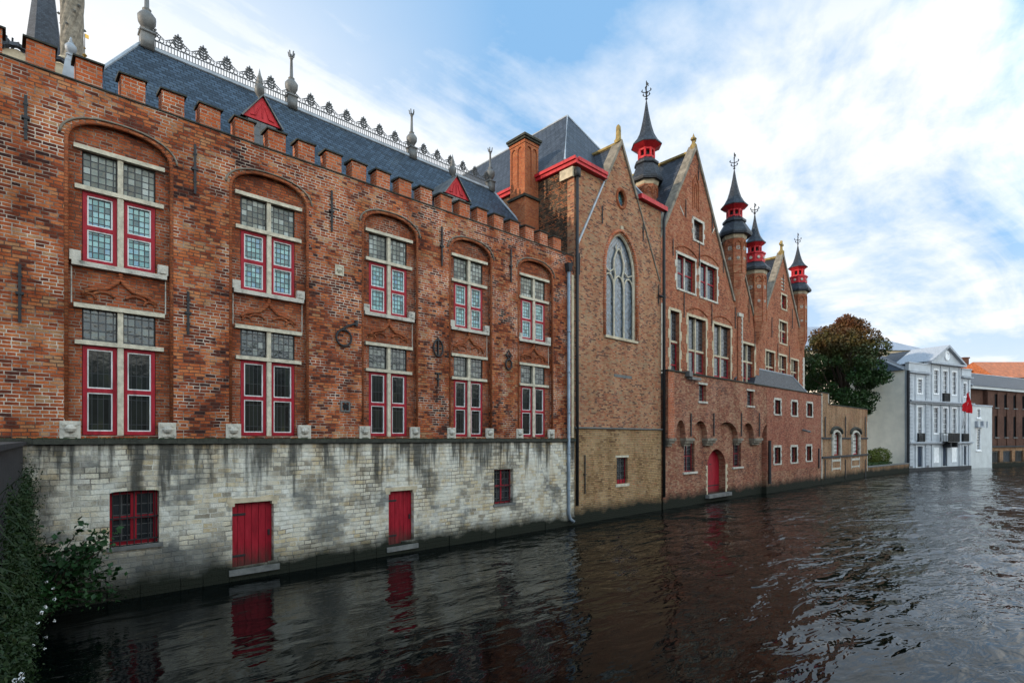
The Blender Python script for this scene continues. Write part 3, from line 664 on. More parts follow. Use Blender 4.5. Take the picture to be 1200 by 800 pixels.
    m.box(x0+.002, xc-hw-.1, -.25, .0-.003, EV+.02, EV+.26); m.box(xc+hw+.12, x1+.3, -.25, .0-.003, EV+.02, EV+.25); m.box(x0+.002, xc-hw-.1, -.3, -.252, EV+.16, EV+.32)
    m.build('gutter_board', 'redpaint', root)
    # hip roof
    pk = (xc, 3.5, EYE+13.75+0); ZP = EYE+17.5
    e0, e1, y0 = x0-.15, x1+.15, .43
    rf = MB(); rf.add([(e0, y0, EV+.36), (e1, y0, EV+.36), (xc, 3.5, ZP), (xc, 20, ZP), (e0, 22, EV+.36), (e1, 22, EV+.36)],
                      [(0, 1, 2), (1, 5, 3, 2), (0, 2, 3, 4), (4, 3, 5), (0, 4, 5, 1)]); rf.build('hip_roof', 'slate2', root)
    m = MB(); m.tube([(xc, 20, ZP), (xc, 3.5, ZP+.02), (e0, y0, EV+.38)], .05, 5); m.tube([(xc, 3.5, ZP+.02), (e1, y0, EV+.38)], .05, 5); m.build('roof_lead', 'leadlight', root)
    m = MB(); m.add([(xc-hw-.02, .45, EV+.3), (xc, .45, AP+.05), (xc+hw+.02, .45, EV+.3), (xc, 2.2, AP+.05), (xc-hw, 1.6, EV+.3), (xc+hw, 1.6, EV+.3)], [(0, 1, 3, 4), (1, 2, 5, 3), (0, 2, 1)]); m.build('gable_roof', 'slate2', root)
    m = MB(); m.tube([(xc, .2, AP+.12), (xc, 2.3, AP+.12)], .1, 6); m.build('gable_ridge', 'lichen', root)
    # corner stone and pipes
    m = MB(); m.box(x0-.14, x0-.002, -.02, .75, EV-.5, EV-.06); m.build('corner_stone', 'cream', root)
    m = MB(); xp = x0+.1; m.tube([(xp, -.1, EV-.1), (xp, -.1, at(674, 592)[1])], .07, 8); m.box(xp-.13, xp+.13, -.2, -.02, EV-.5, EV-.1)
    m.build('drainpipe', 'iron', root, True)
    m = MB(); xp = x1-.02; m.tube([(xp+.3, -.14, EV+.0), (xp+.1, -.14, EV-.5), (xp+.1, -.14, .7)], .085, 8); 
    m.box(xp-.3, xp+.32, -.16, -.04, at(778, 349)[1]-.05, at(778, 349)[1]+.03)
    m.build('drainpipe', 'iron', root, True)
    for px, a_, b_ in ((705, 242, 262), (753, 262, 282), (678, 297, 322), (771, 334, 356), (684, 533, 578)):
        x, z1 = at(px, a_); z0 = at(px, b_)[1]; anchor(root, x, -.03 if a_ > 500 else 0, z0, z1, a_ > 500, .05)
    # patches on the wall
    xq, zq = at(730, 441); MB().box(xq-.75, xq+.75, -.012, -.002, zq-.07, zq+.07).build('cement_patch', 'greystone', root)
    # chimney
    cx0, cx1, cy0, cy1 = 17.97, x0-.02, 2.2, 3.25; zl, zt = at(615, 230, 2.2)[1], at(615, 158, 2.2)[1]
    m = MB(); m.box(cx0, cx1, cy0, cy1, 10, zl); hol = []
    w = cx1-cx0; d = cy1-cy0; g = .07
    # shaft with two tall blind panels on each face
    m.box(cx0+.08, cx1-.03, cy0+.08, cy1-.02, zl+.12, zt-.3)
    ph = [arch(cx0+.1+w*.08, cx0+.1+w*.4, zl+.55, zt-.62, .2, 8, 2), arch(cx0+.1+w*.48, cx0+.1+w*.8, zl+.55, zt-.62, .2, 8, 2)]
    m.plate([(cx0+.03, zl+.12), (cx1-.0, zl+.12), (cx1-.0, zt-.3), (cx0+.03, zt-.3)], ph, cy0+.02, cy0+.079)
    ph = [arch(cy0+.1+d*.08, cy0+.1+d*.4, zl+.55, zt-.62, .2, 8, 2), arch(cy0+.1+d*.48, cy0+.1+d*.8, zl+.55, zt-.62, .2, 8, 2)]
    m.plate([(cy0+.081, zl+.12), (cy1-.02, zl+.12), (cy1-.02, zt-.3), (cy0+.081, zt-.3)], ph, cx0+.03, cx0+.079, 'x')
    m.box(cx0-.0, cx1+.02, cy0-.01, cy1+.02, zt-.298, zt-.16)
    ch = m.build('chimney', 'chimney', root)
    m = MB(); m.box(cx0-.09, cx1+.05, cy0-.09, cy1+.06, zl+.002, zl+.118); m.build('chimney_ledge', 'moss', ch); m = MB(); m.box(cx0-.07, cx1+.06, cy0-.08, cy1+.06, zt-.158, zt-.06); m.box(cx0-.13, cx1+.1, cy0-.14, cy1+.1, zt-.058, zt+.04); m.build('chimney_cornice', 'moss', ch)
    m = MB(); m.box(cx0-.05, cx1+.02, cy0-.06, cy1+.02, zt+.042, zt+.11); m.build('chimney_cap', 'lichen', ch)
chapel()
# ================================================================ TURRETS
def turret(root, px, Y, zs, wid, zbot, corb, drum=False):
    """zs: heights [vane top, spire tip, eave, lantern bottom, cap bottom, skirt bottom]; wid: half widths"""
    x = X(px, Y); vt, tip, ev, lb, cb, sb = zs; we, wl, wc, ws, wb = wid; r0 = PI/8
    k = 1/math.cos(PI/8)*.97
    m = MB(); m.lathe([(.25*wb*k, zbot-corb), (.45*wb*k, zbot-corb*.8), (.7*wb*k, zbot-corb*.5), (.95*wb*k, zbot-.1), (1.02*wb*k, zbot), (wb*k, zbot+.05), (wb*k, sb-.35)], x, Y, 8, rot=r0)
    m.lathe([(wb*k*1.04, zbot+.5), (wb*k*1.04, zbot+.6)], x, Y, 8, rot=r0)
    t = m.build('turret', 'gable', root)
    m = MB(); m.lathe([(wb*k, sb-.348), (wb*k*1.05, sb-.3), (wb*k*1.1, sb-.12), (wb*k*1.18, sb-.02)], x, Y, 8, rot=r0); m.build('turret_cornice', 'cream', t)
    # stone crosses and blind arches on the shaft
    for a in range(8):
        an = a*PI/4; R_ = wb*.985
        def pt(u, z, o=0): return (x+(R_+o)*math.cos(an)-u*math.sin(an), Y+(R_+o)*math.sin(an)+u*math.cos(an), z)
        h = sb-.35-zbot
        for zz, s_ in ((zbot+h*.72, .14), (zbot+h*.42, .1)):
            if (h < 1.2 and s_ < .12) or math.sin(an) > .5: continue
            m = MB()
            for q_ in range(4):
                b1_ = q_*PI/2+PI/4
                m.tube([pt(s_*math.cos(b1_), zz+s_*math.sin(b1_)), pt(s_*math.cos(b1_+PI/2), zz+s_*math.sin(b1_+PI/2))], .03, 4)
            m.tube([pt(-s_*.7, zz), pt(s_*.7, zz)], .025, 4); m.build('stone_inlay', 'whitestone', t)
    m = MB()
    for a in range(8):
        an = a*PI/4; R_ = wb*.985
        def pt(u, z, o=0): return (x+(R_+o)*math.cos(an)-u*math.sin(an), Y+(R_+o)*math.sin(an)+u*math.cos(an), z)
        hh = sb-.45; m.tube([pt(-.26*wb, hh-.5), pt(-.24*wb, hh-.25), pt(0, hh-.08), pt(.24*wb, hh-.25), pt(.26*wb, hh-.5)], .04, 5)
        m.tube([pt(.36*wb, zbot), pt(.36*wb, sb-.5)], .03, 4)
    m.build('turret_moulding', 'moulding', t)
    m = MB(); m.lathe([(ws*k*.97, sb-.1), (ws*k, sb), (ws*k, sb+.1), (wc*k*.9, cb+(.0 if not drum else -.02)), ], x, Y, 8, rot=r0)
    if not drum: m.lathe([(wc*k*.86, cb+.002), (wc*k, cb+.06), (wc*k, cb+.2), (wl*k*1.1, lb-.05), (wl*k, lb)], x, Y, 8, rot=r0)
    m.build('turret_skirt_roof', 'slatedark', t)
    if drum:
        m = MB(); m.lathe([(wc*k*.95, cb), (wc*k*.95, lb-.12), (wc*k*1.04, lb-.1), (wc*k*1.04, lb), (wl*k, lb+.02)], x, Y, 8, rot=r0); dr = m.build('lantern_drum', 'redpaint', t)
        m = MB()
        for a in range(8):
            an = a*PI/4; rr = wc*.95*.985; c = Vector((x+rr*math.cos(an), Y+rr*math.sin(an), (cb+lb-.1)/2)); n = Vector((math.cos(an), math.sin(an), 0)); m.tube([c-n*.01, c+n*.05], .11, 10)
        m.build('drum_discs', 'whitestone', t)
    m = MB(); H0, H1 = lb+.01, ev-.25
    for a in range(8):
        an = a*PI/4+r0; cx_, cy_ = x+wl*k*.92*math.cos(an), Y+wl*k*.92*math.sin(an); m.tube([(cx_, cy_, H0), (cx_, cy_, H1)], .075*wl/.5, 6)
        an2 = a*PI/4; c = (x+wl*.9*math.cos(an2), Y+wl*.9*math.sin(an2))
    m.lathe([(wl*k, H0), (wl*k, H0+(H1-H0)*.22)], x, Y, 8, rot=r0)
    m.lathe([(wl*k*.98, H1-(H1-H0)*.16), (wl*k*1.02, H1), (wl*k*1.08, H1+.02), (we*k*.8, ev-.12), (we*k*.97, ev-.03)], x, Y, 8, rot=r0)
    m.build('lantern', 'redpaint', t)
    m = MB(); m.lathe([(wl*.55, H0+.02), (wl*.55, H1)], x, Y, 8, rot=r0); m.build('lantern_core', 'dark', t)
    m = MB(); Hs = tip-ev
    m.lathe([(we*k, ev-.028), (we*k, ev+.03), (we*k*.72, ev+.12*Hs), (we*k*.5, ev+.26*Hs), (we*k*.36, ev+.42*Hs), (we*k*.24, ev+.6*Hs), (we*k*.13, ev+.8*Hs), (.04, tip)], x, Y, 8, rot=r0)
    m.build('spire', 'slatedark', t)
    m = MB(); m.tube([(x, Y, tip-.1), (x, Y, vt)], .03, 5); h = vt-tip
    for f_, s_ in ((.3, .2), (.5, .28)):
        for a in range(4):
            an = a*PI/2+.4; m.tube([(x, Y, tip+h*f_-.1), (x+s_*math.cos(an), Y+s_*math.sin(an), tip+h*f_), (x+s_*.9*math.cos(an), Y+s_*.9*math.sin(an), tip+h*f_+.14)], .028, 5)
            m.lathe([(.0, -.06), (.055, 0), (.0, .06)], x+s_*math.cos(an), Y+s_*math.sin(an), 6, tip+h*f_+.05)
    m.lathe([(0, -.09), (.09, 0), (0, .09)], x, Y, 8, tip+h*.12); m.lathe([(0, -.06), (.06, 0), (0, .06)], x, Y, 8, tip+h*.72)
    m.plate([(x, tip+h*.8), (x+.26, tip+h*.84), (x+.2, tip+h*.9), (x+.28, tip+h*.95), (x, tip+h*.97)], (), Y-.012, Y+.012)
    m.build('weathervane', 'iron', t)
def tz(px, pys, Y): return [at(px, p, Y)[1] for p in pys]
def tw(px, ws, Y):
    a = (px-600)/F; t = (Y-CAM_Y)/(VF[1]+a*VR[1]); return [w/2/F*t for w in ws]
# ================================================================ GABLED HOUSES
def stonewin(root, p0, p1, y0, y1, Y, cream=True, lights=2, transom=.45, red=True, teeth=6):
    x0, x1, z0, z1 = rect(p0, p1, y0, y1, Y); mat = 'cream' if cream else 'whitestone'; w = .1
    m = MB(); n = lights; c = (x0+x1)/2; zt = z1-(z1-z0)*transom
    if n == 2: m.box(c-.06, c+.06, Y+.12, Y+.3, z0, z1)
    if transom: m.box(x0, (c-.061 if n == 2 else x1), Y+.13, Y+.3, zt-.06, zt+.06)
    if transom and n == 2: m.box(c+.061, x1, Y+.13, Y+.3, zt-.06, zt+.06)
    m.box(x0-.18, x1+.18, Y-.03, Y+.12, z1, z1+.16); m.box(x0-.1, x1+.12, Y-.05, Y+.12, z0-.12, z0-.002)
    h = (z1-z0)/teeth
    for i in range(teeth):
        ww = .26 if i % 2 else .13
        m.box(x0-ww, x0-.001, Y-.02, Y+.1, z0+i*h+.004, z0+(i+1)*h-.004); m.box(x1+.001, x1+ww, Y-.02, Y+.1, z0+i*h+.004, z0+(i+1)*h-.004)
    win = m.build('window', mat, root)
    xs = [(x0, c-.06), (c+.06, x1)] if n == 2 else [(x0, x1)]
    for a, b in xs:
        zc = zt-.06 if transom else z1
        if red:
            r_ = MB(); r_.ring(a, b, z0+.002, zc-.002, .06, Y+.2, Y+.26); r_.box(a+.06, b-.06, Y+.2, Y+.26, (z0+zc)/2-.04, (z0+zc)/2+.04); r_.build('casement', 'crimson', win)
        MB().box(a, b, Y+.24, Y+.25, z0, z1).build('pane', 'glass_black', win)
    return (x0, x1, z0, z1)
def gabled(name, label, Y, xl, xr, xa, zfoot_l, zfoot_r, zap, wins, anchors, depth=14, base=0.0, coping='coping', wall='gable'):
    root = thing(name, ((xl+xr)/2, Y+3, 0), label, 'building')
    return root
def big_house():
    Y = 1.0
    root = thing('gabled_house', (32, 4, 0), 'red brick house with tall steep gable, stone cross windows and two slate-capped turrets', 'building')
    xl, xr = X(774.5, Y)-.3, X(862, Y); xa, zap = at(814.5, 176, Y); xf, zf = at(859, 352, Y)
    sl = (zap-zf)/(xf-xa); xlf = xl; zlf = zap-sl*(xa-xl)
    W = []
    specs = [(785.5, 796, 363, 452, 1, .4, 8), (806.5, 827, 370, 458, 2, .44, 8), (836.5, 856, 379, 462, 2, .44, 8),
             (793.5, 814.5, 297, 337, 2, 0, 5), (820.5, 840, 307, 347, 2, 0, 5), (813, 823.5, 257, 280, 1, 0, 4)]
    holes = [stdrect(*rect(s[0], s[1], s[2], s[3], Y)) for s in specs]
    MB().plate([(xl, 3), (xr, 3), (xr, zf-.3), (xf, zf), (xa, zap), (xl, zlf)], holes, Y, Y+.35).build('wall', 'gable', root)
    for i, s in enumerate(specs): stonewin(root, s[0], s[1], s[2], s[3], Y, i < 3, s[4], s[5], i < 5, s[6])
    for s in specs[1:3]+specs[3:5]:      # relieving arches
        x0, x1, z0, z1 = rect(s[0], s[1], s[2], s[3], Y); c = (x0+x1)/2
        MB().tube([(c+.95*(x1-x0)/1.6*t, Y-.01, z1+.28+.34*(1-t*t)) for t in [-1+i/5 for i in range(11)]], .045, 5).build('relieving_arch', 'moulding', root)
    cp = MB()
    cp.plate([(xa, zap+.35), (xf+.25, zf-.05), (xf, zf-.02), (xa, zap-.0)][::-1], (), Y-.1, Y+.45)
    cp.plate([(xa, zap+.35), (xl, zlf+.35), (xl, zlf), (xa, zap)], (), Y-.1, Y+.451)
    cp.build('gable_coping', 'coping', root)
    m = MB(); m.lathe([(.2, -.1), (.22, .2), (.12, .35), (.1, .5), (.2, .62), (.08, .75), (.0, 1.0)], xa, Y+.1, 8, zap+.1); m.box(xa-.22, xa+.22, Y+.04, Y+.16, zap+.62, zap+.76); m.build('gable_finial', 'lichen', root)
    # blind niche
    x, z = at(815, 222, Y); m = MB(); m.tube([(x+p, Y-.01, z+q_) for p, q_ in ((-.35, -1.3), (-.35, .4), (0, .9), (.35, .4), (.35, -1.3))], .05, 5)
    m.tube([(x+p, Y-.01, z+q_) for p, q_ in ((-.12, -1.2), (-.12, .1), (0, .35), (.12, .1), (.12, -1.2))], .04, 5); m.build('blind_niche', 'moulding', root)
    for px, a_, b_ in ((818, 193, 212), (803, 234, 255), (834, 250, 272), (788, 280, 300), (819, 284, 312), (801, 343, 372), (833.5, 356, 382), (861, 360, 385), (847, 293, 320)):
        x, z1 = at(px, a_, Y); anchor(root, x, Y, at(px, b_, Y)[1], z1, False, .05)
    m = MB()
    for px, py, s in ((799, 247, 1), (836, 270, -1)):
        x, z = at(px, py, Y); q_ = [(x-.25*s, z+.2), (x+.2*s, z-.25), (x+.26*s, z-.19), (x-.19*s, z+.26)]; MB().plate(q_, (), Y-.02, Y-.002).build('stone_dash', 'whitestone', root)
    zr = zap-.1; e = 6.5
    m = MB(); m.add([(xl-.6, Y+.36, zr-sl*(xa-xl+.6)), (xa, Y+.36, zr), (xf+.1, Y+.36, zr-sl*(xf+.1-xa)), (xl-.6, Y+12, zr-sl*(xa-xl+.6)), (xa, Y+12, zr), (xf+.1, Y+12, zr-sl*(xf+.1-xa))],
          [(0, 1, 4, 3), (1, 2, 5, 4), (0, 2, 1), (3, 4, 5)]); m.build('roof', 'slate2', root)
    MB().tube([(xa, Y+.3, zr+.1), (xa, Y+12, zr+.1)], .13, 6).build('ridge_tiles', 'lichen', root)
    MB().box(xl+.02, xr-.02, Y+.4, Y+12, 0, zf-.2).build('rear_block', 'gable', root)
    # quoined pier at the left corner and at the right end
    m = MB(); z = 7.0
    for i in range(26):
        m.box(xl+.28, xl+.55+(.14 if i % 2 else 0), Y-.04, Y-.004, z, z+.17); z += .18
        if z > at(778, 345, Y)[1]: break
    z = at(866, 440, Y)[1]; xq = X(866, Y)
    while z < at(866, 372, Y)[1]:
        i = int(z*6) % 2; m.box(xq+.3-.1*i, xq+.42, Y-.1, Y-.062, z, z+.15); z += .165
    m.box(xq-.28, xq+.42, Y-.14, Y-.0, z, z+.25)
    m.build('quoins', 'whitestone', root)
    MB().box(xq-.25, xq+.42, Y-.06, Y+.2, 3, z).build('pier', 'gable', root)
    # turret behind the chapel roof
    Yt = 3.2; turret(root, 757.5, Yt, tz(757.5, (95, 119, 172, 188, 196, 214), Yt), tw(757.5, (34, 18, 27, 37, 25), Yt), EYE+6, .5)
    Yt = 1.15; turret(root, 860.5, Yt, tz(860.5, (179, 200, 243, 256, 263, 277), Yt), tw(860.5, (29, 16, 25, 37, 24), Yt), at(860, 322, Yt)[1], at(860, 322, Yt)[1]-at(860, 366, Yt)[1])
    # narrow gable between the turrets
    root2 = root
    x0 = xr+.02; xa2, za2 = X(861, Y)+.3, at(861, 282, Y)[1]; xf2, zf2 = at(886, 384, Y); x2 = X(890, Y)
    h = rect(870.5, 884, 402, 460, Y); s = (za2-zf2)/(xf2-xa2); zz = za2-s*(x0-xa2)
    MB().plate([(x0, 3), (x2, 3), (x2, zf2-.3), (xf2, zf2), (x0, zz)], [stdrect(*h)], Y+.02, Y+.35).build('narrow_gable_wall', 'gable', root)
    stonewin(root, 870.5, 884, 402, 460, Y+.02, True, 2, .35, True, 6)
    MB().plate([(x0, zz+.25), (x0, zz), (xf2, zf2-.05), (xf2+.2, zf2-.05)], (), Y-.07, Y+.4).build('narrow_gable_coping', 'coping', root)
    for px, a_, b_ in ((877, 350, 378), (884, 390, 410)):
        x, z1 = at(px, a_, Y); anchor(root, x, Y, at(px, b_, Y)[1], z1, False, .05)
    m = MB(); m.add([(x0, Y+.36, zz-.1), (xf2+.1, Y+.36, zf2-.3), (xf2+.1, Y+11, zf2-.3), (x0, Y+11, zz-.1)], [(0, 1, 2, 3)]); m.build('narrow_roof', 'slate2', root)
    Yt = 1.2; turret(root, 884.5, Yt, tz(884.5, (238, 252, 286, 298, 309, 318), Yt), tw(884.5, (23, 13.5, 22, 33, 23.5), Yt), at(884, 378, Yt)[1], at(884, 378, Yt)[1]-at(884, 405, Yt)[1], True)
big_house()
def far_gable():
    Y = 2.6
    root = thing('gabled_house', (49, 6, 0), 'farther red brick gabled house with one red lantern turret beside the tree', 'building')
    xl, xr = X(887, Y), X(942.5, Y); xa, zap = at(917, 300, Y); xf, zf = at(938, 392, Y); s = (zap-zf)/(xf-xa)
    xfl = xa-(xf-xa); 
    sp = [(897.5, 907.5, 411, 450, 2, .45), (913, 921.5, 416, 450, 2, .45), (927, 935, 421, 452, 2, .45), (913.5, 922, 376, 401, 2, .4), (916, 921.5, 345, 361, 1, 0)]
    holes = [stdrect(*rect(a, b, c, d, Y)) for a, b, c, d, e, f in sp]
    MB().plate([(xl, 3), (xr, 3), (xr, zf), (xf, zf), (xa, zap), (xl, zap-s*(xa-xl))], holes, Y, Y+.35).build('wall', 'gable', root)
    for a, b, c, d, e, f in sp: stonewin(root, a, b, c, d, Y, True, e, f, True, 5)
    m = MB(); m.plate([(xa, zap+.4), (xa, zap), (xf, zf-.05), (xf+.25, zf-.05)], (), Y-.1, Y+.45); zl = zap-s*(xa-xl); m.plate([(xa, zap+.4), (xl, zl+.4), (xl, zl), (xa, zap)], (), Y-.1, Y+.451); m.build('gable_coping', 'coping', root)
    m = MB(); m.lathe([(.24, -.1), (.26, .3), (.12, .45), (.1, .8)], xa, Y+.1, 8, zap+.1); m.box(xa-.35, xa+.35, Y+.03, Y+.17, zap+.95, zap+1.12); m.box(xa-.09, xa+.09, Y+.02, Y+.18, zap+.8, zap+1.35); m.build('cross_finial', 'lichen', root)
    zr = zap-.1; x0 = xl-1.2
    m = MB(); m.add([(x0, Y+.36, zr-s*(xa-x0)), (xa, Y+.36, zr), (xr, Y+.36, zr-s*(xr-xa)), (x0, Y+13, zr-s*(xa-x0)), (xa, Y+13, zr), (xr, Y+13, zr-s*(xr-xa))], [(0, 1, 4, 3), (1, 2, 5, 4), (0, 2, 1), (3, 4, 5)]); m.build('roof', 'slatedark', root)
    MB().tube([(xa, Y+.3, zr+.12), (xa, Y+13, zr+.12)], .13, 6).build('ridge_tiles', 'lichen', root)
    MB().box(xl+.02, xr-.02, Y+.4, Y+13, 0, zf-.2).build('rear_block', 'gable', root)
    for px, a_, b_ in ((904, 372, 395), (911, 402, 420), (924.5, 405, 425), (928, 362, 385), (917.5, 322, 340)):
        x, z1 = at(px, a_, Y); anchor(root, x, Y, at(px, b_, Y)[1], z1, False, .06)
    m = MB(); z = 5.; i = 0
    while z < at(941, 420, Y)[1]: m.box(xr-.35-(.12 if i % 2 else 0), xr+.01, Y-.03, Y-.003, z, z+.2); z += .21; i += 1
    x, z = at(917, 332, Y)
    for q_ in range(4): m.box(x-.35, x+.35, Y-.03, Y-.003, z+.3-q_*.3, z+.4-q_*.3)
    m.build('quoins', 'whitestone', root)
    Yt = 2.9; turret(root, 935, Yt, tz(935, (273, 288, 314, 325, 333, 342), Yt), tw(935, (20, 12.5, 19.5, 27, 18), Yt), at(935, 400, Yt)[1], at(935, 400, Yt)[1]-at(935, 418, Yt)[1], True)
far_gable()
# ================================================================ LOW CANAL WALL WITH ARCADE
def low_front():
    root = thing('canal_front_range', (38, 1, 0), 'low red-brown brick range with pointed blind arches and an arched red door', 'building')
    xl, xm = X(777), X(893); ztop = at(778, 435)[1]
    # wall plane behind arches
    wn = [rect(801.5, 814, 516, 553), rect(859, 868.5, 516, 547)]; dr = rect(829, 850, 545, 579)
    door = pointed(dr[0], dr[1], dr[2], dr[3], at(829, 528)[1]-dr[3]+.1, 6)
    MB().plate([(xl, -1.2), (xm, -1.2), (xm, ztop-1), (xl, ztop-1)], [door, arch(wn[0][0], wn[0][1], wn[0][2], wn[0][3], .25), arch(wn[1][0], wn[1][1], wn[1][2], wn[1][3], .25)], .0, .6).build('lower_wall', 'terrace', root)
    arches = [(786, 797.5), (806.5, 823), (833, 859), (864, 878), (887.5, 893)]
    spring = at(790, 513)[1]; top = at(790, 492)[1]
    out = [(xl, ztop), (xl, spring-.0)]
    for i, (a, b) in enumerate(arches):
        x0, x1 = X(a), X(b); c = (x0+x1)/2; w = (x1-x0)/2
        if i == 4: x1 = x0+1.2; c = x1; w = 1.2
        for j in range(9):
            t = j/8; out.append((x0+w*(1-math.cos(t*PI/2)), spring+(top-spring)*math.sin(t*PI/2)**.9))
        if i == 4: break
        for j in range(7, -1, -1):
            t = j/8; out.append((x1-w*(1-math.cos(t*PI/2)), spring+(top-spring)*math.sin(t*PI/2)**.9))
    out[-1] = (xm, out[-1][1]) if out[-1][0] > xm else out[-1]
    while out[-1][0] > xm: out.pop()
    out += [(xm, out[-1][1]), (xm, ztop)]
    s1, s2 = rect(813, 821.5, 450.5, 470), rect(870, 877.5, 458, 475)
    MB().plate(out[::-1], [stdrect(*s1), stdrect(*s2)], -.32, -.002).build('upper_wall', 'terrace', root)
    # corbels
    for a, b in ((778, 786), (797.5, 806.5), (823, 833), (859, 864), (878, 887.5)):
        x0, x1 = X(a), X(b); m = MB()
        if a == 778: x1 = x0+.6
        m.box(x0-.06, x1+.06, -.38, -.003, spring-.16, spring-.003); m.box(x0+.0, x1-.0, -.3, -.003, spring-.3, spring-.163); m.box(x0+.08, x1-.08, -.18, -.003, spring-.45, spring-.303); m.build('corbel', 'coping', root)
    for px in (803, 830, 862.6, 883.7):
        x, z1 = at(px, 484); anchor(root, x, -.32, at(px, 511)[1], z1, False, .09)
    for i, (a, b, c, d) in enumerate(wn):
        m = MB(); m.ring(a, b, c, d, .05, .2, .26); m.box((a+b)/2-.03, (a+b)/2+.03, .199, .26, c+.05, d-.05); m.box(a+.05, b-.05, .2-.002, .26, (c+d)/2-.03, (c+d)/2+.03); o = m.build('window', 'crimson', root)
        MB().box(a-.02, b+.02, .235, .25, c, d+.25).build('pane', 'glass_black', o)
        g = MB()
        for k in range(5): g.tube([(a+(b-a)*(k+.5)/5, .08, c), (a+(b-a)*(k+.5)/5, .08, d)], .014, 5)
        g.build('grille', 'iron', o)
        MB().box(a-.15, b+.2, -.1, .1, c-.12, c-.002).build('sill', 'whitestone', root)
        MB().tube([((a+b)/2+(b-a)*.6*t, -.0, d+.12+.22*(1-t*t)) for t in [-1+k/4 for k in range(9)]], .05, 5).build('window_arch', 'moulding', root)
    for a, b, c, d in (s1, s2):
        m = MB(); m.ring(a, b, c, d, .04, -.14, -.08); o = m.build('slit_window', 'crimson', root); MB().box(a+.02, b-.02, -.11, -.1, c+.02, d-.02).build('pane', 'glass_black', o)
        m = MB(); m.box(a-.1, b+.12, -.36, -.2, d+.002, d+.12); m.box(a-.1, b+.12, -.38, -.2, c-.12, c-.002); m.build('slit_window_stone', 'whitestone', root)
    a, b, c, d = dr
    dd = pointed(a+.0, b-.0, c, d, at(829, 528)[1]-d+.1, 6); m = MB(); m.plate(dd, (), .42, .5)
    o = m.build('door', 'crimson', root)
    h = MB(); h.box((a+b)/2-.12, (a+b)/2+.12, .4, .419, c+1.75, c+1.8); h.box(a+.05, b-.05, .405, .419, c+.4, c+.47); h.build('hinge', 'iron', o)
    m = MB(); h_ = (d-c)/8
    for i in range(8):
        ww = .3 if i % 2 else .16
        m.box(b+.001, b+ww, -.02, .0-.002, c+i*h_+.005, c+(i+1)*h_-.005); m.box(a-ww*.7, a-.001, -.02, -.002, c+i*h_+.005, c+(i+1)*h_-.005)
    m.build('door_quoins', 'cream', root)
    m = MB(); m.box(a-.25, b+.4, -.25, .4, c-.22, c-.01); m.build('doorstep', 'greystone', root)
    # pilaster at the corner, coping
    m = MB(); m.box(xl-.05, X(783.5), -.36, -.322, spring+.0, ztop-.05); m.build('corner_pilaster', 'merlon', root)
    x5 = X(957.3)
    m = MB(); m.box(xl-.1, xm, -.4, .1, ztop+.002, ztop+.07); m.box(xm+.002, x5+.1, -.4, .1, ztop-.003, ztop+.066); m.build('coping', 'moss', root)
    m = MB(); m.box(xl, xm, .001, .9, ztop-1, ztop-.1); m.build('terrace_deck', 'greystone', root)
    # smooth red section
    ws = [rect(902.5, 909, 468.5, 485), rect(922.5, 928.5, 470.5, 486.5), rect(940.5, 946.5, 472.5, 487.5), rect(902, 909, 524, 543), rect(922, 928.5, 523.5, 541.5), rect(940, 945.5, 522.5, 539.5)]
    zmid = at(900, 552)[1]
    MB().plate([(xm+.004, zmid), (x5, zmid), (x5, ztop-.004), (xm+.004, ztop-.004)], [stdrect(*w) for w in ws], -.33, .2).build('red_wall', 'redwall', root)
    MB().box(xm+.004, x5, -.31, .2, -1.2, zmid-.002).build('red_wall_foot', 'terrace', root)
    for w in ws:
        quoin_surround(root, *w, -.33, .16, 'whitestone', 5)
        m = MB(); m.ring(w[0], w[1], w[2], w[3], .04, -.12, -.06); o = m.build('slit_window', 'crimson', root); MB().box(w[0]+.02, w[1]-.02, -.09, -.08, w[2]+.02, w[3]-.02).build('pane', 'glass_black', o)
    m = MB(); x, z0 = at(895, 566); m.tube([(x, -.42, at(895, 516)[1]), (x, -.42, z0)], .1, 6); m.build('drainpipe', 'iron', root)
    m = MB(); x, z1 = at(954, 525); m.box(x-.07, x+.07, -.42, -.34, at(954, 548)[1], z1); m.build('wall_anchor', 'iron', root)
    # flood light and spouts
    x, z = at(799, 441); m = MB(); m.box(x-.25, x+.1, -.62, -.36, z-.05, z+.25); m.box(x+.1, x+1.1, -.6, -.45, z-.2, z-.05); m.box(x-.05, x+.05, -.5, -.33, z-.18, z-.05); m.build('floodlight', 'lead', root)
    x, z = at(935, 505); m = MB(); m.tube([(x, -.34, z+.1), (x, -.7, z), (x+.3, -.8, z-.05)], .09, 6); m.build('spout', 'lead', root)
    x, z = at(949, 512+0); 
    # little slate hip roof behind the parapet
    y0, y1 = .15, 2.3; a0, a1 = X(889, y0), X(949, y0); zr = at(925, 440, 1.4)[1]
    m = MB(); r0, r1 = X(891, 1.6), X(928, 1.4)
    m.add([(a0-1, y0, ztop-.3), (a1+.6, y0, ztop-.3), (r1, 1.4, zr), (r0-1, 1.4, zr), (a0-1, 2.5, ztop-.3), (a1+.6, 2.5, ztop-.3)], [(0, 1, 2, 3), (1, 5, 2), (5, 4, 3, 2), (4, 0, 3)]); m.build('hip_roof', 'slatedark', root)
    MB().tube([(r0-1, 1.4, zr+.02), (r1, 1.4, zr+.02), (a1+.6, y0, ztop-.28)], .06, 5).build('roof_lead', 'leadlight', root)
low_front()
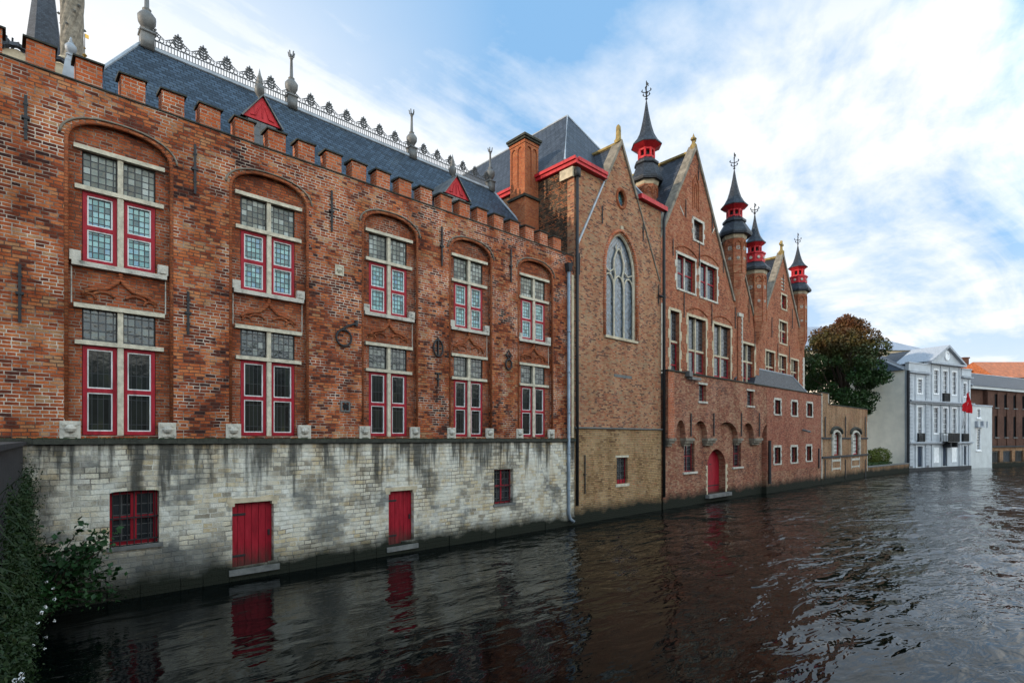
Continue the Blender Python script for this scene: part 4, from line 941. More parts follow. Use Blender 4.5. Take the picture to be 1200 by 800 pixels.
def arcade_house():
    root = thing('brick_boathouse', (58, 1.5, 0), 'small tan brick range with two round-arched red windows over the canal', 'building')
    x0, x1 = X(957.8), X(1012.5); zt = at(985, 476.5)[1]; zt2 = at(960, 460.5)[1]; xs = X(966.5)
    w = [rect(970.5, 980, 512, 533.5), rect(993.5, 1002.5, 512, 532.5)]
    hs = [arch(a, b, c, d, .55, 10, 2) for a, b, c, d in w]
    MB().plate([(x0, -1.2), (x1, -1.2), (x1, zt), (xs, zt), (xs, zt2), (x0, zt2)], hs, -.3, .3).build('wall', 'arcade', root)
    m = MB(); m.box(xs, x1+.05, -.36, .4, zt+.002, zt+.08); m.box(x0, xs+.05, -.36, .4, zt2+.002, zt2+.07); m.build('coping', 'moss', root)
    m = MB(); m.box(x0-.01, x0+.18, -.34, -.302, .5, zt2-.05); m.box(xs-.14, xs+.01, -.33, -.302, zt+.1, zt2-.02); m.box(x1-.15, x1, -.33, -.302, .6, zt-1.2); m.build('white_edge', 'whitestone', root)
    for a, b, c, d in w:
        ar = arch(a, b, c, d, .55, 12, 2)
        m = MB(); m.tube([(x, -.33, z) for x, z in ar[1:]+ar[:1]], .13, 6); zq = at(975, 551)[1]; m.box(a-.13, a+.0, -.345, -.305, zq, c-.2); m.box(b, b+.13, -.345, -.305, zq, c-.2); m.box(a+.001, b-.001, -.335, -.305, zq+.1, zq+.25)
        m.box(a-.1, b+.1, -.35, -.305, c-.55, c-.35)
        o = m.build('arched_window', 'whitestone', root)
        f = MB(); f.ring(a, b, c, d+.35, .1, -.12, -.05); f.box((a+b)/2-.05, (a+b)/2+.05, -.121, -.05, c+.1, d+.3); f.build('casement', 'crimson', o)
        MB().plate(ar, (), -.08, -.07).build('pane', 'curtain_glass', o)
        h = MB(); h.tube([((a+b)/2+(x-(a+b)/2)*1.32, -.36, z+.32) for x, z in ar[2:]], .15, 6); h.build('hood', 'moss', o)
    zs = at(965, 534.5)[1]; m = MB(); m.box(x0, x1, -.42, -.303, zs-.14, zs+.02); zs2 = at(965, 513)[1]; 
    for a, b in ((x0, w[0][0]-.4), (w[0][1]+.4, w[1][0]-.4), (w[1][1]+.4, x1)): m.box(a, b, -.38, -.303, zs2-.1, zs2+.06)
    m.build('string_course', 'slab', root)
    for px in (962, 986, 1009.5):
        for a_, b_ in ((488, 512), (538, 560)):
            x, z1 = at(px, a_); anchor(root, x, -.3, at(px, b_)[1], z1, False, .14)
    MB().box(x0+.02, x1-.02, .31, 6, -1, zt-.2).build('rear_block', 'arcade', root)
arcade_house()
# ================================================================ MANSION AND FAR FRONT (own frame: s along front, t behind it)
MA = R(-16.2); MP = far(1064, 552, 64.8); MD = (math.cos(MA), math.sin(MA))
def sof(px, back=0.0):
    a = (px-600)/F
    bx, by = MP[0]-math.sin(MA)*back, MP[1]-CAM_Y+math.cos(MA)*back
    Z0 = bx*VF[0]+by*VF[1]; X0 = bx*VR[0]+by*VR[1]; dz = MD[0]*VF[0]+MD[1]*VF[1]; dx = MD[0]*VR[0]+MD[1]*VR[1]
    s = (a*Z0-X0)/(dx-a*dz); return s, Z0+s*dz
def ms(px, py, back=0.0):
    s, Z = sof(px, back); return s, EYE+(514-py)/F*Z
def place(root): root.location = (MP[0], MP[1], 0); root.rotation_euler = (0, 0, MA)
def mrect(p0, p1, y0, y1, back=0.0):
    a = ms(p0, y0, back); b = ms(p1, y0, back); c = ms(p0, y1, back); return a[0], b[0], c[1], a[1]
def mansion():
    root = thing('mansion', (0, 0, 0), 'pale blue-grey stucco mansion with a triangular pediment at the water', 'building')
    s1 = sof(1137)[0]; zc2 = ms(1064, 470)[1]; zc1 = ms(1064, 518.5)[1]; zp = ms(1064, 434)[1]
    uc = [1077.8, 1096.8, 1107.5, 1118, 1129.8]
    c0, c1 = sof(1089)[0], sof(1125.5)[0]
    holes = []; W = []
    for i, px in enumerate(uc):
        s = sof(px)[0]; hw = .5
        zt, zb = (ms(1064, 442)[1]-.1, ms(1064, 460)[1]) if i in (0, 4) else (ms(1064, 433)[1]+.3, ms(1064, 459)[1])
        W.append((s-hw, s+hw, zb, zt))
        W.append((s-hw, s+hw, zc1+(1.0 if i in (0, 2, 4) else 1.1), ms(1064, 476)[1]))
    D = [(sof(p)[0]-.55, sof(p)[0]+.55, .45, zc1-.45) for p in (1077.8, 1107, 1129.5)]
    zw = zp+.0
    MB().plate([(0, -1), (s1, -1), (s1, zp), (c1, zp), (c1, zp+1.1), (c0, zp+1.1), (c0, zp), (0, zp)], [stdrect(*w) for w in W+D], 0, .35).build('wall', 'mansion', root)
    MB().plate([(.0, -1), (14, -1), (14, zp+.1), (.0, zp+.1)], (), -.02, .3, 'x').build('side_wall', 'creamwall', root)
    sw = COL.objects[-1]
    for v in sw.data.vertices:
        if v.co.y < .01: v.co.y = .36
    MB().box(.31, s1-.01, .36, 13.9, -1, zp).build('rear_block', 'creamwall', root)
    for i, (a, b, c, d) in enumerate(W):
        m = MB(); m.ring(a-.14, b+.14, c-.1, d+.14, .14, -.05, .2); o = m.build('window', 'whitetrim', root)
        MB().box(a+.0, b-.0, .12, .14, c, d).build('pane', 'glass_black', o)
        f = MB(); f.box((a+b)/2-.035, (a+b)/2+.035, .08, .119, c+.04, d); 
        for k in range(1, 5): f.box(a, b, .09, .118, c+(d-c)*k/5-.02, c+(d-c)*k/5+.02)
        f.ring(a, b, c+.04, d-.001, .06, .07, .118); f.build('sash', 'whitetrim', o)
    for a, b, c, d in D:
        o = MB().box(a, b, .15, .2, c-1.2, d).build('door', 'navy', root); MB().ring(a-.2, b+.2, c-.3, d+.2, .2, -.04, .1).build('door_surround', 'mansion', o)
    for p in (1097, 1118):
        s = sof(p)[0]; MB().box(s-.6, s+.6, -.03, -.001, .9, zc1-.6).build('blind_panel', 'whitetrim', root)
    # pilasters / rustication
    m = MB()
    for p, w_ in ((1064.8, .5), (1072, .35), (1084, .55), (1091, .3), (1102, .22), (1112.5, .22), (1123.5, .3), (1127, .3), (1134.5, .45)):
        s = sof(p)[0]; zt = zp-.4 if not (1088 < p < 1126) else zp+1.0
        m.box(s, s+w_, -.09, -.001, zc1+.25, zc2-.2); m.box(s, s+w_, -.08, -.001, zc2+.25, zt)
        if w_ > .25: m.box(s, s+w_, -.1, -.001, -.5, zc1-.25)
    m.build('pilaster_group', 'mansion', root)
    m = MB()
    for p in (1065, 1084.4):
        s = sof(p)[0]; z = .4
        while z < zp-.4:
            if not (abs(z-zc1) < .35 or abs(z-zc2) < .35): m.box(s+.03, s+.6, -.13, -.101, z, z+.28)
            z += .42
    m.build('rustication', 'greytrim', root)
    m = MB(); m.box(-.2, s1+.1, -.4, -.003, zc1-.08, zc1+.1); m.box(-.15, s1+.05, -.25, -.003, zc1-.2, zc1-.082)
    m.box(-.2, s1+.1, -.5, -.003, zc2+.0, zc2+.16); m.box(-.15, s1+.05, -.3, -.003, zc2-.2, zc2-.002)
    m.box(-.15, c0+.0, -.35, -.003, zp-.25, zp-.1); m.box(c1, s1+.1, -.35, -.003, zp-.25, zp-.1); m.build('cornice', 'greytrim', root)
    # parapets
    m = MB(); m.box(-.05, c0-.02, -.12, .25, zp+.002, zp+.9); m.box(c1+.02, s1, -.12, .25, zp+.002, zp+.85); m.box(-.12, c0-.02, -.2, .3, zp+.902, zp+1.02); m.box(c1+.02, s1+.05, -.2, .3, zp+.852, zp+.97)
    m.build('parapet', 'mansion', root)
    # pediment
    pz = zp+1.15; pa = (c0+c1)/2; ah = ms(1110, 406)[1]
    m = MB(); m.plate([(c0-.2, pz+.2), (c1+.2, pz+.2), (pa, ah-.25)], (), -.15, .3); pd = m.build('pediment', 'mansion', root)
    m = MB(); m.box(c0-.5, c1+.5, -.5, .3, pz-.05, pz+.18)
    m.plate([(c0-.6, pz+.2), (c0-.15, pz+.2), (pa, ah-.2), (pa, ah+.12)][::-1], (), -.5, 3.8); m.plate([(c1+.6, pz+.2), (c1+.15, pz+.2), (pa, ah-.2), (pa, ah+.12)], (), -.5, 3.81); m.build('pediment_cornice', 'greytrim', pd)
    m = MB(); zc = (pz+ah)/2-.05; m.tube([(pa+.5*math.cos(t), -.17, zc+.5*math.sin(t)) for t in [2*PI*i/16 for i in range(16)]], .12, 6, True); m.plate([(pa+.45*math.cos(t), zc+.45*math.sin(t)) for t in [2*PI*i/16 for i in range(16)]], (), -.18, -.152); m.build('roundel', 'whitetrim', pd)
    # roof
    rz = zp+3.2
    m = MB(); m.add([(-.3, .3, zp+.12), (s1+.3, .3, zp+.12), (s1-4, 7, rz), (4, 7, rz), (-.3, 14.2, zp+.12), (s1+.3, 14.2, zp+.12)], [(0, 1, 2, 3), (1, 5, 2), (5, 4, 3, 2), (4, 0, 3), (0, 4, 5, 1)]); m.build('roof', 'slate2', root)
    m = MB(); m.plate([(c0-.4, pz+.22), (c1+.4, pz+.22), (pa, ah)], (), .31, 6.5); m.build('pediment_roof', 'slate2', root)
    MB().tube([(-.3, .3, zp+.15), (4, 7, rz+.03)], .1, 5).build('hip_lead', 'leadlight', root)
    MB().tube([(-.15, -.12, zp), (-.15, -.12, .6)], .14, 6).build('drainpipe', 'slab', root)
    MB().box(-.06, s1+.0, -.14, -.1015, -1, .38).build('plinth', 'slab', root)
    # balconies
    def balc(px, w, d, z, h=.95):
        s = sof(px)[0]; m = MB(); m.box(s-w, s+w, -d, -.01, z-.1, z+.02)
        m.box(s-w, s+w, -d-.03, -d+.03, z+h-.05, z+h)
        n = int(w*2/.14)
        for i in range(n+1): x = s-w+i*2*w/n; m.box(x-.025, x+.025, -d-.02, -d+.02, z+.02, z+h-.05)
        for sg in (-1, 1):
            m.box(s+sg*w-.03, s+sg*w+.03, -d+.03, -.01, z+h-.05, z+h)
            for k in range(1, 6): m.box(s+sg*w-.02, s+sg*w+.02, -d*k/6-.02, -d*k/6+.02, z+.02, z+h-.05)
        m.build('balcony', 'iron', root)
    balc(1107, 1.35, 1.0, zc1+.12, 1.05); balc(1077.8, .65, .25, zc1+.15, 1.0); balc(1129.8, .65, .25, zc1+.15, 1.0); balc(1107.5, .65, .25, zc2+.3, .95)
    m = MB(); s = sof(1108.5)[0]; m.box(s-.9, s-.6, -.9, -.1, zc1-.6, zc1-.0); m.box(s+.6, s+.9, -.9, -.1, zc1-.6, zc1-.0); m.build('balcony_bracket', 'slab', root)
    place(root)
    # flag
    r2 = thing('flag_pole', (0, 0, 0), 'red flag hanging from a slanting white pole over the mansion balcony', 'flag')
    s0, z0 = ms(1116.5, 503); s_, z_ = ms(1136, 458, -3.0)
    MB().tube([(s0, -1.0, z0), (s_, -3.0, z_)], .075, 6).build('pole', 'whitetrim', r2)
    m = MB(); N = 9; vs = []; fs = []
    for i in range(N):
        for j in range(N):
            u, v = i/(N-1), j/(N-1)
            x = s_-.1-(1-u)*1.0+.25*math.sin(v*5+u*3)*.4+v*.8*(.4+.2*u); zz = z_-.1-(1-u)*1.9*(1-v*.45)-v*2.6*(.5+.5*u)
            vs.append((x, -3.0+.2*(1-u)+.18*math.sin(u*9+v*3), zz))
    for i in range(N-1):
        for j in range(N-1): fs.append((i*N+j, (i+1)*N+j, (i+1)*N+j+1, i*N+j+1))
    m.add(vs, fs); fc = m.build('flag_cloth', 'flag', r2, True)
    m = MB(); k = 4; ps = [vs[k*N+j] for j in range(2, 6)]; qs = [vs[(k+1)*N+j] for j in range(2, 6)]
    q2 = [tuple(a*.6+b*.4 for a, b in zip(p_, t_)) for p_, t_ in zip(ps, qs)]
    m.add([(x, y-.05, z) for x, y, z in ps]+[(x, y-.05, z) for x, y, z in q2], [(j, j+4, j+5, j+1) for j in range(3)]); m.build('flag_emblem', 'whitetrim', fc)
    place(r2)
    # white annex
    r3 = thing('white_annex', (0, 0, 0), 'narrow whitewashed house squeezed between the mansion and the brown warehouse', 'building')
    a, b = s1+.02, sof(1162.5)[0]; zt = ms(1140, 475.5)[1]
    w = [mrect(1144.5, 1149, 478.5, 489), mrect(1144, 1149, 502, 527)]
    MB().plate([(a, -1), (b, -1), (b, zt), (a, zt)], [stdrect(*q_) for q_ in w], .0, .4).build('wall', 'whitewall', r3)
    MB().box(a, b, -.08, 5, zt+.002, zt+.2).build('coping', 'greytrim', r3); MB().box(a+.01, b-.01, .41, 5, -1, zt).build('rear_block', 'whitewall', r3)
    for q_ in w:
        m = MB(); m.ring(q_[0]-.05, q_[1]+.05, q_[2]-.05, q_[3]+.05, .1, -.02, .1); m.box(q_[0]-.15, q_[1]+.15, -.1, -.022, q_[2]-.2, q_[2]-.06); o = m.build('window', 'whitetrim', r3); MB().box(*q_[:2], .11, .13, *q_[2:]).build('pane', 'glass_far', o)
    m = MB(); q_ = mrect(1142.5, 1150.5, 493, 500.5); m.box(q_[0], q_[1], -.35, -.002, q_[2], q_[2]+.15); m.box(q_[0], q_[0]+.3, -.3, -.002, q_[2]+.15, q_[3]); m.box(q_[1]-.3, q_[1], -.3, -.002, q_[2]+.15, q_[3]); s = sof(1156.5)[0]
    m.box(s-.08, s+.08, -.1, -.002, q_[2], q_[3]); m.build('planter_shelf', 'greytrim', r3)
    place(r3)
    # brown brick warehouse
    r4 = thing('brick_warehouse', (0, 0, 0), 'brown brick waterside warehouse with tall dark windows and a slate roof', 'building')
    a, b = sof(1163)[0], sof(1163)[0]+34; bk = .6; zt = ms(1163, 457, bk)[1]; W = []
    for k in range(9):
        s = sof(1165.5, bk)[0]+k*2.75; W.append((s, s+1.1, ms(1163, 499, bk)[1]-1.2, ms(1163, 487, bk)[1])); W.append((s, s+1.1, ms(1163, 477, bk)[1], ms(1163, 461, bk)[1]))
    z1 = ms(1163, 524, bk)[1]; z2 = ms(1163, 487, bk)[1]
    for i in range(0, len(W), 2): W[i] = (W[i][0], W[i][1], ms(1163, 512, bk)[1], z2)
    MB().plate([(a, z1+.2), (b, z1+.2), (b, zt), (a, zt)], [stdrect(*q_) for q_ in W], bk, bk+.4).build('wall', 'brown', r4)
    G_ = [(a+1.0+k*3.6, a+3.6+k*3.6, .6, z1-.5) for k in range(8)]
    MB().plate([(a, -1), (b, -1), (b, z1), (a, z1)], [stdrect(*q_) for q_ in G_], bk, bk+.4).build('ground_floor_wall', 'arcade', r4)
    MB().box(a, b, bk-.25, bk+.4, z1+.002, z1+.198).build('string_course', 'slab', r4)
    m = MB(); 
    for k in range(10): s = a+.05+k*2.75; m.box(s, s+.5, bk-.08, bk-.001, z1+.21, zt-.2)
    m.build('pilaster_strip', 'brown', r4)
    for q_ in W:
        o = MB().box(q_[0], q_[1], bk+.18, bk+.2, q_[2], q_[3]).build('window', 'glass_black', r4); m = MB(); m.ring(*q_, .08, bk+.1, bk+.179); m.box((q_[0]+q_[1])/2-.04, (q_[0]+q_[1])/2+.04, bk+.1, bk+.179, q_[2]+.08, q_[3]-.08); m.build('window_frame', 'slab', o)
        MB().box(q_[0]-.1, q_[1]+.1, bk-.1, bk-.002, q_[2]-.15, q_[2]-.002).build('sill', 'greystone', o)
    for k, q_ in enumerate(G_):
        o = MB().box(q_[0], q_[1], bk+.3, bk+.35, q_[2], q_[3]).build('bay_door', 'navy' if k % 2 else 'dark', r4)
        m = MB()
        for i in range(7): x = q_[0]+(q_[1]-q_[0])*i/6; m.box(x-.03, x+.03, bk+.2, bk+.25, q_[2], q_[2]+1.4)
        m.box(q_[0], q_[1], bk+.195, bk+.255, q_[2]+1.4, q_[2]+1.5); m.build('railing', 'greystone', o)
    MB().box(a-4.5, b, bk+.41, bk+14, -1, zt-.01).build('rear_block', 'brown', r4)
    m = MB(); m.box(a-4.6, b+.2, bk-.3, bk+14.2, zt+.0, zt+.35); m.build('eaves', 'whitewall', r4)
    rz = zt+3.6; m = MB(); m.add([(a-4.7, bk-.4, zt+.36), (b, bk-.4, zt+.36), (b, bk+7, rz), (a+0.5, bk+7, rz), (a-4.7, bk+14, zt+.36), (b, bk+14, zt+.36)], [(0, 1, 2, 3), (5, 4, 3, 2), (4, 0, 3), (1, 5, 2)]); m.build('roof', 'slate2', r4)
    MB().tube([(a-4.7, bk-.4, zt+.38), (a+.5, bk+7, rz+.03), (b, bk+7, rz+.03)], .09, 5).build('roof_lead', 'leadlight', r4)
    place(r4)
mansion()
opposite()
# ================================================================ BACKGROUND HOUSES
def bghouse(name, label, px0, px1, D, py_eave, py_ridge, roofmat, wallmat, ang=MA, depth=14, chim=()):
    ang = AL-R(90); p0 = far(px0, py_eave, D); p1 = far(px1, py_eave, D); w = (p1[0]-p0[0])/math.cos(ang) if abs(ang) > 0 else p1[0]-p0[0]
    p1v = Vector(p1)-Vector(p0); w = Vector((p1v.x, p1v.y, 0)).length; ang = math.atan2(p1v.y, p1v.x) if ang is None else ang
    root = thing(name, (0, 0, 0), label, 'building'); ze = p0[2]; zr = far(px0, py_ridge, D+depth/2)[2]
    MB().box(0, w, 0, depth, -.5, ze).build('wall', wallmat, root)
    m = MB(); m.add([(-.4, -.4, ze-.1), (w+.4, -.4, ze-.1), (w-depth*.35, depth/2, zr), (depth*.1, depth/2, zr), (-.4, depth+.4, ze-.1), (w+.4, depth+.4, ze-.1)], [(0, 1, 2, 3), (1, 5, 2), (5, 4, 3, 2), (4, 0, 3), (0, 4, 5, 1)]); rf = m.build('roof', roofmat, root)
    for f, h in chim:
        m = MB(); m.box(w*f-.6, w*f+.6, depth/2-.5, depth/2+.5, zr-2, zr+h); m.box(w*f-.75, w*f+.75, depth/2-.65, depth/2+.65, zr+h, zr+h+.3); m.build('chimney', 'brown', rf)
    for k in range(int(w/4)):
        x = 2+k*4; o = MB().box(x, x+1.3, -.03, -.001, ze-3, ze-1.2).build('window', 'glass_far', root)
        MB().ring(x-.12, x+1.42, ze-3.12, ze-1.08, .12, -.07, -.0305).build('window_frame', 'whitetrim', o)
    root.location = (p0[0], p0[1], 0); root.rotation_euler = (0, 0, ang); return root
bghouse('grey_roofed_hall', 'long building with a huge pale grey roof rising behind the tree', 915, 1084, 112, 410, 383, 'zincroof', 'cream', R(-31), 30)
bghouse('orange_roofed_house', 'brick house with dull orange roof and square chimney behind the mansion', 1128, 1180, 125, 434, 428, 'orange', 'brown', R(-40), 14, ((.62, 1.6),))
bghouse('orange_roofed_house', 'house with the bright orange sunlit tile roof at the right edge', 1168, 1290, 118, 442, 424, 'orange', 'brown', R(-40), 16)
# church spire and twisted tower at far left
p = far(52, 60, 60); root = thing('church_spire', (p[0], p[1], 0), 'plain grey octagonal church spire rising behind the crenels', 'spire')
MB().lathe([(2.0, 0), (2.0, p[2]-3.5), (2.2, p[2]-3.4), (2.2, p[2]-3)], p[0], p[1], 8).build('tower', 'cream', root)
MB().lathe([(1.85, p[2]-3), (1.62, p[2]), (.0, p[2]+15)], p[0], p[1], 8, rot=.2).build('spire', 'slate2', root)
p = far(84.5, 60, 55); root = thing('twisted_tower', (p[0], p[1], 0), 'twisted stone turret with spiral ribs beside the church spire', 'tower')
m = MB(); vs = []; fs = []; seg = 32; n = 60
for i in range(n+1):
    z = p[2]-1.5+i*.16; tw_ = i*.055; rr = .84+.1*max(0, (i-30)/30)
    for k in range(seg):
        a = 2*PI*k/seg; r = rr*(1+.14*abs(math.cos(4*a))**.7); vs.append((p[0]+r*math.cos(a+tw_), p[1]+r*math.sin(a+tw_), z))
for i in range(n):
    for k in range(seg): fs.append((i*seg+k, i*seg+(k+1) % seg, (i+1)*seg+(k+1) % seg, (i+1)*seg+k))
m.add(vs, fs); m.build('twisted_shaft', 'coping', root)
m = MB(); m.lathe([(1.25, 0), (1.25, p[2]-1.6), (1.4, p[2]-1.55), (1.4, p[2]-1.35), (1.0, p[2]-1.2)], p[0], p[1], 8); m.build('base_shaft', 'cream', root)
m = MB()
for i in range(14):
    a = i*2.4; z = p[2]+2.0+(i % 7)*.75; m.lathe([(0, -.15), (.17, 0), (0, .18)], p[0]+1.1*math.cos(a), p[1]+1.1*math.sin(a), 6, z)
m.build('crockets', 'greystone', root)
p = far(99.3, 67, 50); root = thing('weathervane_pole', (p[0], p[1], p[2]-3), 'thin pole with gilded balls and vane above the battlements', 'weathervane')
m = MB(); m.tube([(p[0], p[1], p[2]-3), (p[0], p[1], p[2]+2.1)], .035, 5); m.build('pole', 'iron', root)
m = MB(); m.lathe([(0, -.22), (.2, 0), (0, .22)], p[0], p[1], 10, p[2]+.15); m.build('gilded_ball', 'gold', root); m = MB(); m.lathe([(0, -.1), (.1, 0), (0, .1)], p[0], p[1], 8, p[2]+.8); m.build('gilded_ball', 'gold', root); m = MB(); m.plate([(p[0]-.02, p[2]+1.8), (p[0]+.3, p[2]+1.75), (p[0]+.3, p[2]+2.1), (p[0]-.02, p[2]+2.15)], (), p[1]-.02, p[1]+.02); m.build('gilded_vane', 'gold', root)
# ================================================================ PLANTS
def leaves(m, pts, size, rg, up=.3, ar=1.0):
    vs = []; fs = []
    for p in pts:
        n = Vector((rg.gauss(0, 1), rg.gauss(0, 1), rg.gauss(0, 1)+up)).normalized(); a = n.orthogonal().normalized(); a = Matrix.Rotation(rg.uniform(0, 6.28), 3, n) @ a; b = n.cross(a)
        s = size*rg.uniform(.6, 1.3); p = Vector(p); k = len(vs)
        vs += [p-a*s, p-b*s*.55*ar+n*s*.1, p+a*s, p+b*s*.55*ar+n*s*.1]; fs.append((k, k+1, k+2, k+3))
    m.add(vs, fs)
def tree():
    cx_, cy_ = 73.2, 4.2; rg = random.Random(11)
    root = thing('maple_tree', (cx_, cy_, .9), 'large maple with dark green crown turning russet at the top', 'tree')
    m = MB(); m.tube([(cx_, cy_, .5), (cx_+.1, cy_, 3), (cx_-.1, cy_+.1, 6), (cx_, cy_, 10), (cx_+.2, cy_, 15)], .4, 10, rs=[.5, .38, .32, .22, .08])
    cl = []
    for i in range(92):
        a = rg.uniform(0, 2*PI); zz = rg.uniform(-1, 1); rr = math.sqrt(max(0, 1-zz*zz))*rg.uniform(.55, 1.12)
        rx = 5.3; top = 6.4 if zz > 0 else 6.2
        c = Vector((cx_+rx*rr*math.cos(a)*(1 if zz < .2 else .75), cy_+3.8*rr*math.sin(a), 12.0+zz*top*.86)); cl.append((c, rg.uniform(.75, 1.55)))
    for c, r in [(Vector((cx_-.6, cy_-.5, 17.8)), .9), (Vector((cx_+2.0, cy_-.5, 16.8)), .9), (Vector((cx_+5.4, cy_-.8, 13.4)), .9), (Vector((cx_+4.4, cy_-1, 14.6)), .8), (Vector((cx_-3.9, cy_, 15)), .9)]: cl.append((c, r))
    for c, r in cl[:40]:
        b = Vector((cx_, cy_, rg.uniform(5, 11))); mid = (b+c)/2+Vector((0, 0, .5)); m.tube([b, mid, c], .1, 6, rs=[.1, .06, .02])
    m.build('trunk', 'bark', root, True)
    L = MB(); pts = []
    for c, r in cl:
        for _ in range(int(330*r*r)):
            d = Vector((rg.gauss(0, 1), rg.gauss(0, 1), rg.gauss(0, 1))).normalized()*r*rg.uniform(.35, 1.12)**.6; pts.append(c+Vector((d.x, d.y, d.z*.75)))
    leaves(L, pts, .16, rg); L.build('crown', 'leaf', root)
tree()
def weeds():
    rg = random.Random(5)
    # abutment wall under the bridge parapet, running out from the hall towards the camera
    root = thing('abutment_wall', (-.4, -5, 0), 'dark overgrown stone quay wall running out from the hall corner', 'wall')
    m = MB(); m.add([(-2.5, -18, -1), (-.55, -18, -1), (.42, -.16, -1), (-2.5, -.16, -1), (-2.5, -18, 3.72), (-.6, -18, 3.72), (.4, -.16, 3.72), (-2.5, -.16, 3.72)], [(0,3,2,1),(4,5,6,7),(0,1,5,4),(1,2,6,5),(2,3,7,6),(3,0,4,7)])
    m.build('masonry', 'slab', root)
    m = MB(); m.add([(-2.5, -18, 3.722), (-.5, -18, 3.722), (.46, -.17, 3.722), (-2.5, -.17, 3.722), (-2.5, -18, 3.79), (-.5, -18, 3.79), (.46, -.17, 3.79), (-2.5, -.17, 3.79)], [(0,3,2,1),(4,5,6,7),(0,1,5,4),(1,2,6,5),(2,3,7,6),(3,0,4,7)])
    m.build('coping', 'slab', root)
    # trailing weeds on the wall face: nobody could count them
    L = MB(); pts = []
    for _ in range(300):
        y = rg.uniform(-12.5, -1.0); xw = .4+(y+.16)/17.84*.97; z = rg.uniform(.0, 3.0)*min(1, (y+17)/9); r = rg.uniform(.1, .26); out = rg.uniform(.0, .12)*(1.2-z/4)
        for _ in range(110): pts.append((xw+.03+out+min(.3, abs(rg.gauss(0, r*.45))), y+rg.gauss(0, r), z+rg.gauss(0, r)))
    leaves(L, pts, .024, rg)
    for _ in range(500):
        y = rg.uniform(-13, -2); xw = .4+(y+.16)/17.84*.97; z = rg.uniform(.2, 3.2); dx, dy = rg.uniform(.05, .3), rg.uniform(-.2, .2)
        L.tube([(xw, y, z), (xw+dx*.5, y+dy*.5, z+.12), (xw+dx, y+dy, z+rg.uniform(-.15, .2))], .004, 3)
    o = L.build('trailing_weeds', 'ivy'); o['kind'] = 'stuff'; tag(o, 'dark trailing weeds covering the quay wall', 'weeds')
    L = MB(); pts = []
    for _ in range(26):
        y = rg.uniform(-11, -6); xw = .4+(y+.16)/17.84*.97; c = Vector((xw+rg.uniform(.2, .5), y, rg.uniform(.9, 2.2)))
        for k in range(7): a = 2*PI*k/7; pts.append(c+Vector((.012*math.cos(a), 0, .012*math.sin(a))))
    leaves(L, pts, .011, rg); o = L.build('daisies', 'petal'); o['kind'] = 'stuff'; tag(o, 'tiny white daisies among the quay weeds', 'flowers')
    # shrub at the wall foot
    root = thing('shrub', (1.2, -1.6, 0), 'broad-leaved green shrub growing at the foot of the white stone base', 'shrub')
    st = MB(); L = MB(); 
    for i in range(46):
        a = rg.uniform(-.3, PI+.3); tip = Vector((.75+rg.uniform(-.5, 1.15), -1.3+rg.uniform(-1.3, .9), rg.uniform(.3, 2.0)))
        b = Vector((.55, -1.2, .1)); mid = (b+tip)/2+Vector((0, 0, .3)); st.tube([b, mid, tip], .012, 5, rs=[.02, .014, .006])
        for k in range(60):
            f = rg.uniform(.2, 1.08); p = b.lerp(mid, f*2) if f < .5 else mid.lerp(tip, f*2-1); p = p+Vector((rg.gauss(0, .1), rg.gauss(0, .1), rg.gauss(0, .08))); leaves(L, [p], .055*rg.choice((.7, 1, 1.4)), rg, .9, 1.2)
    st.build('stem', 'bark', root); L.build('foliage', 'fig', root)
weeds()
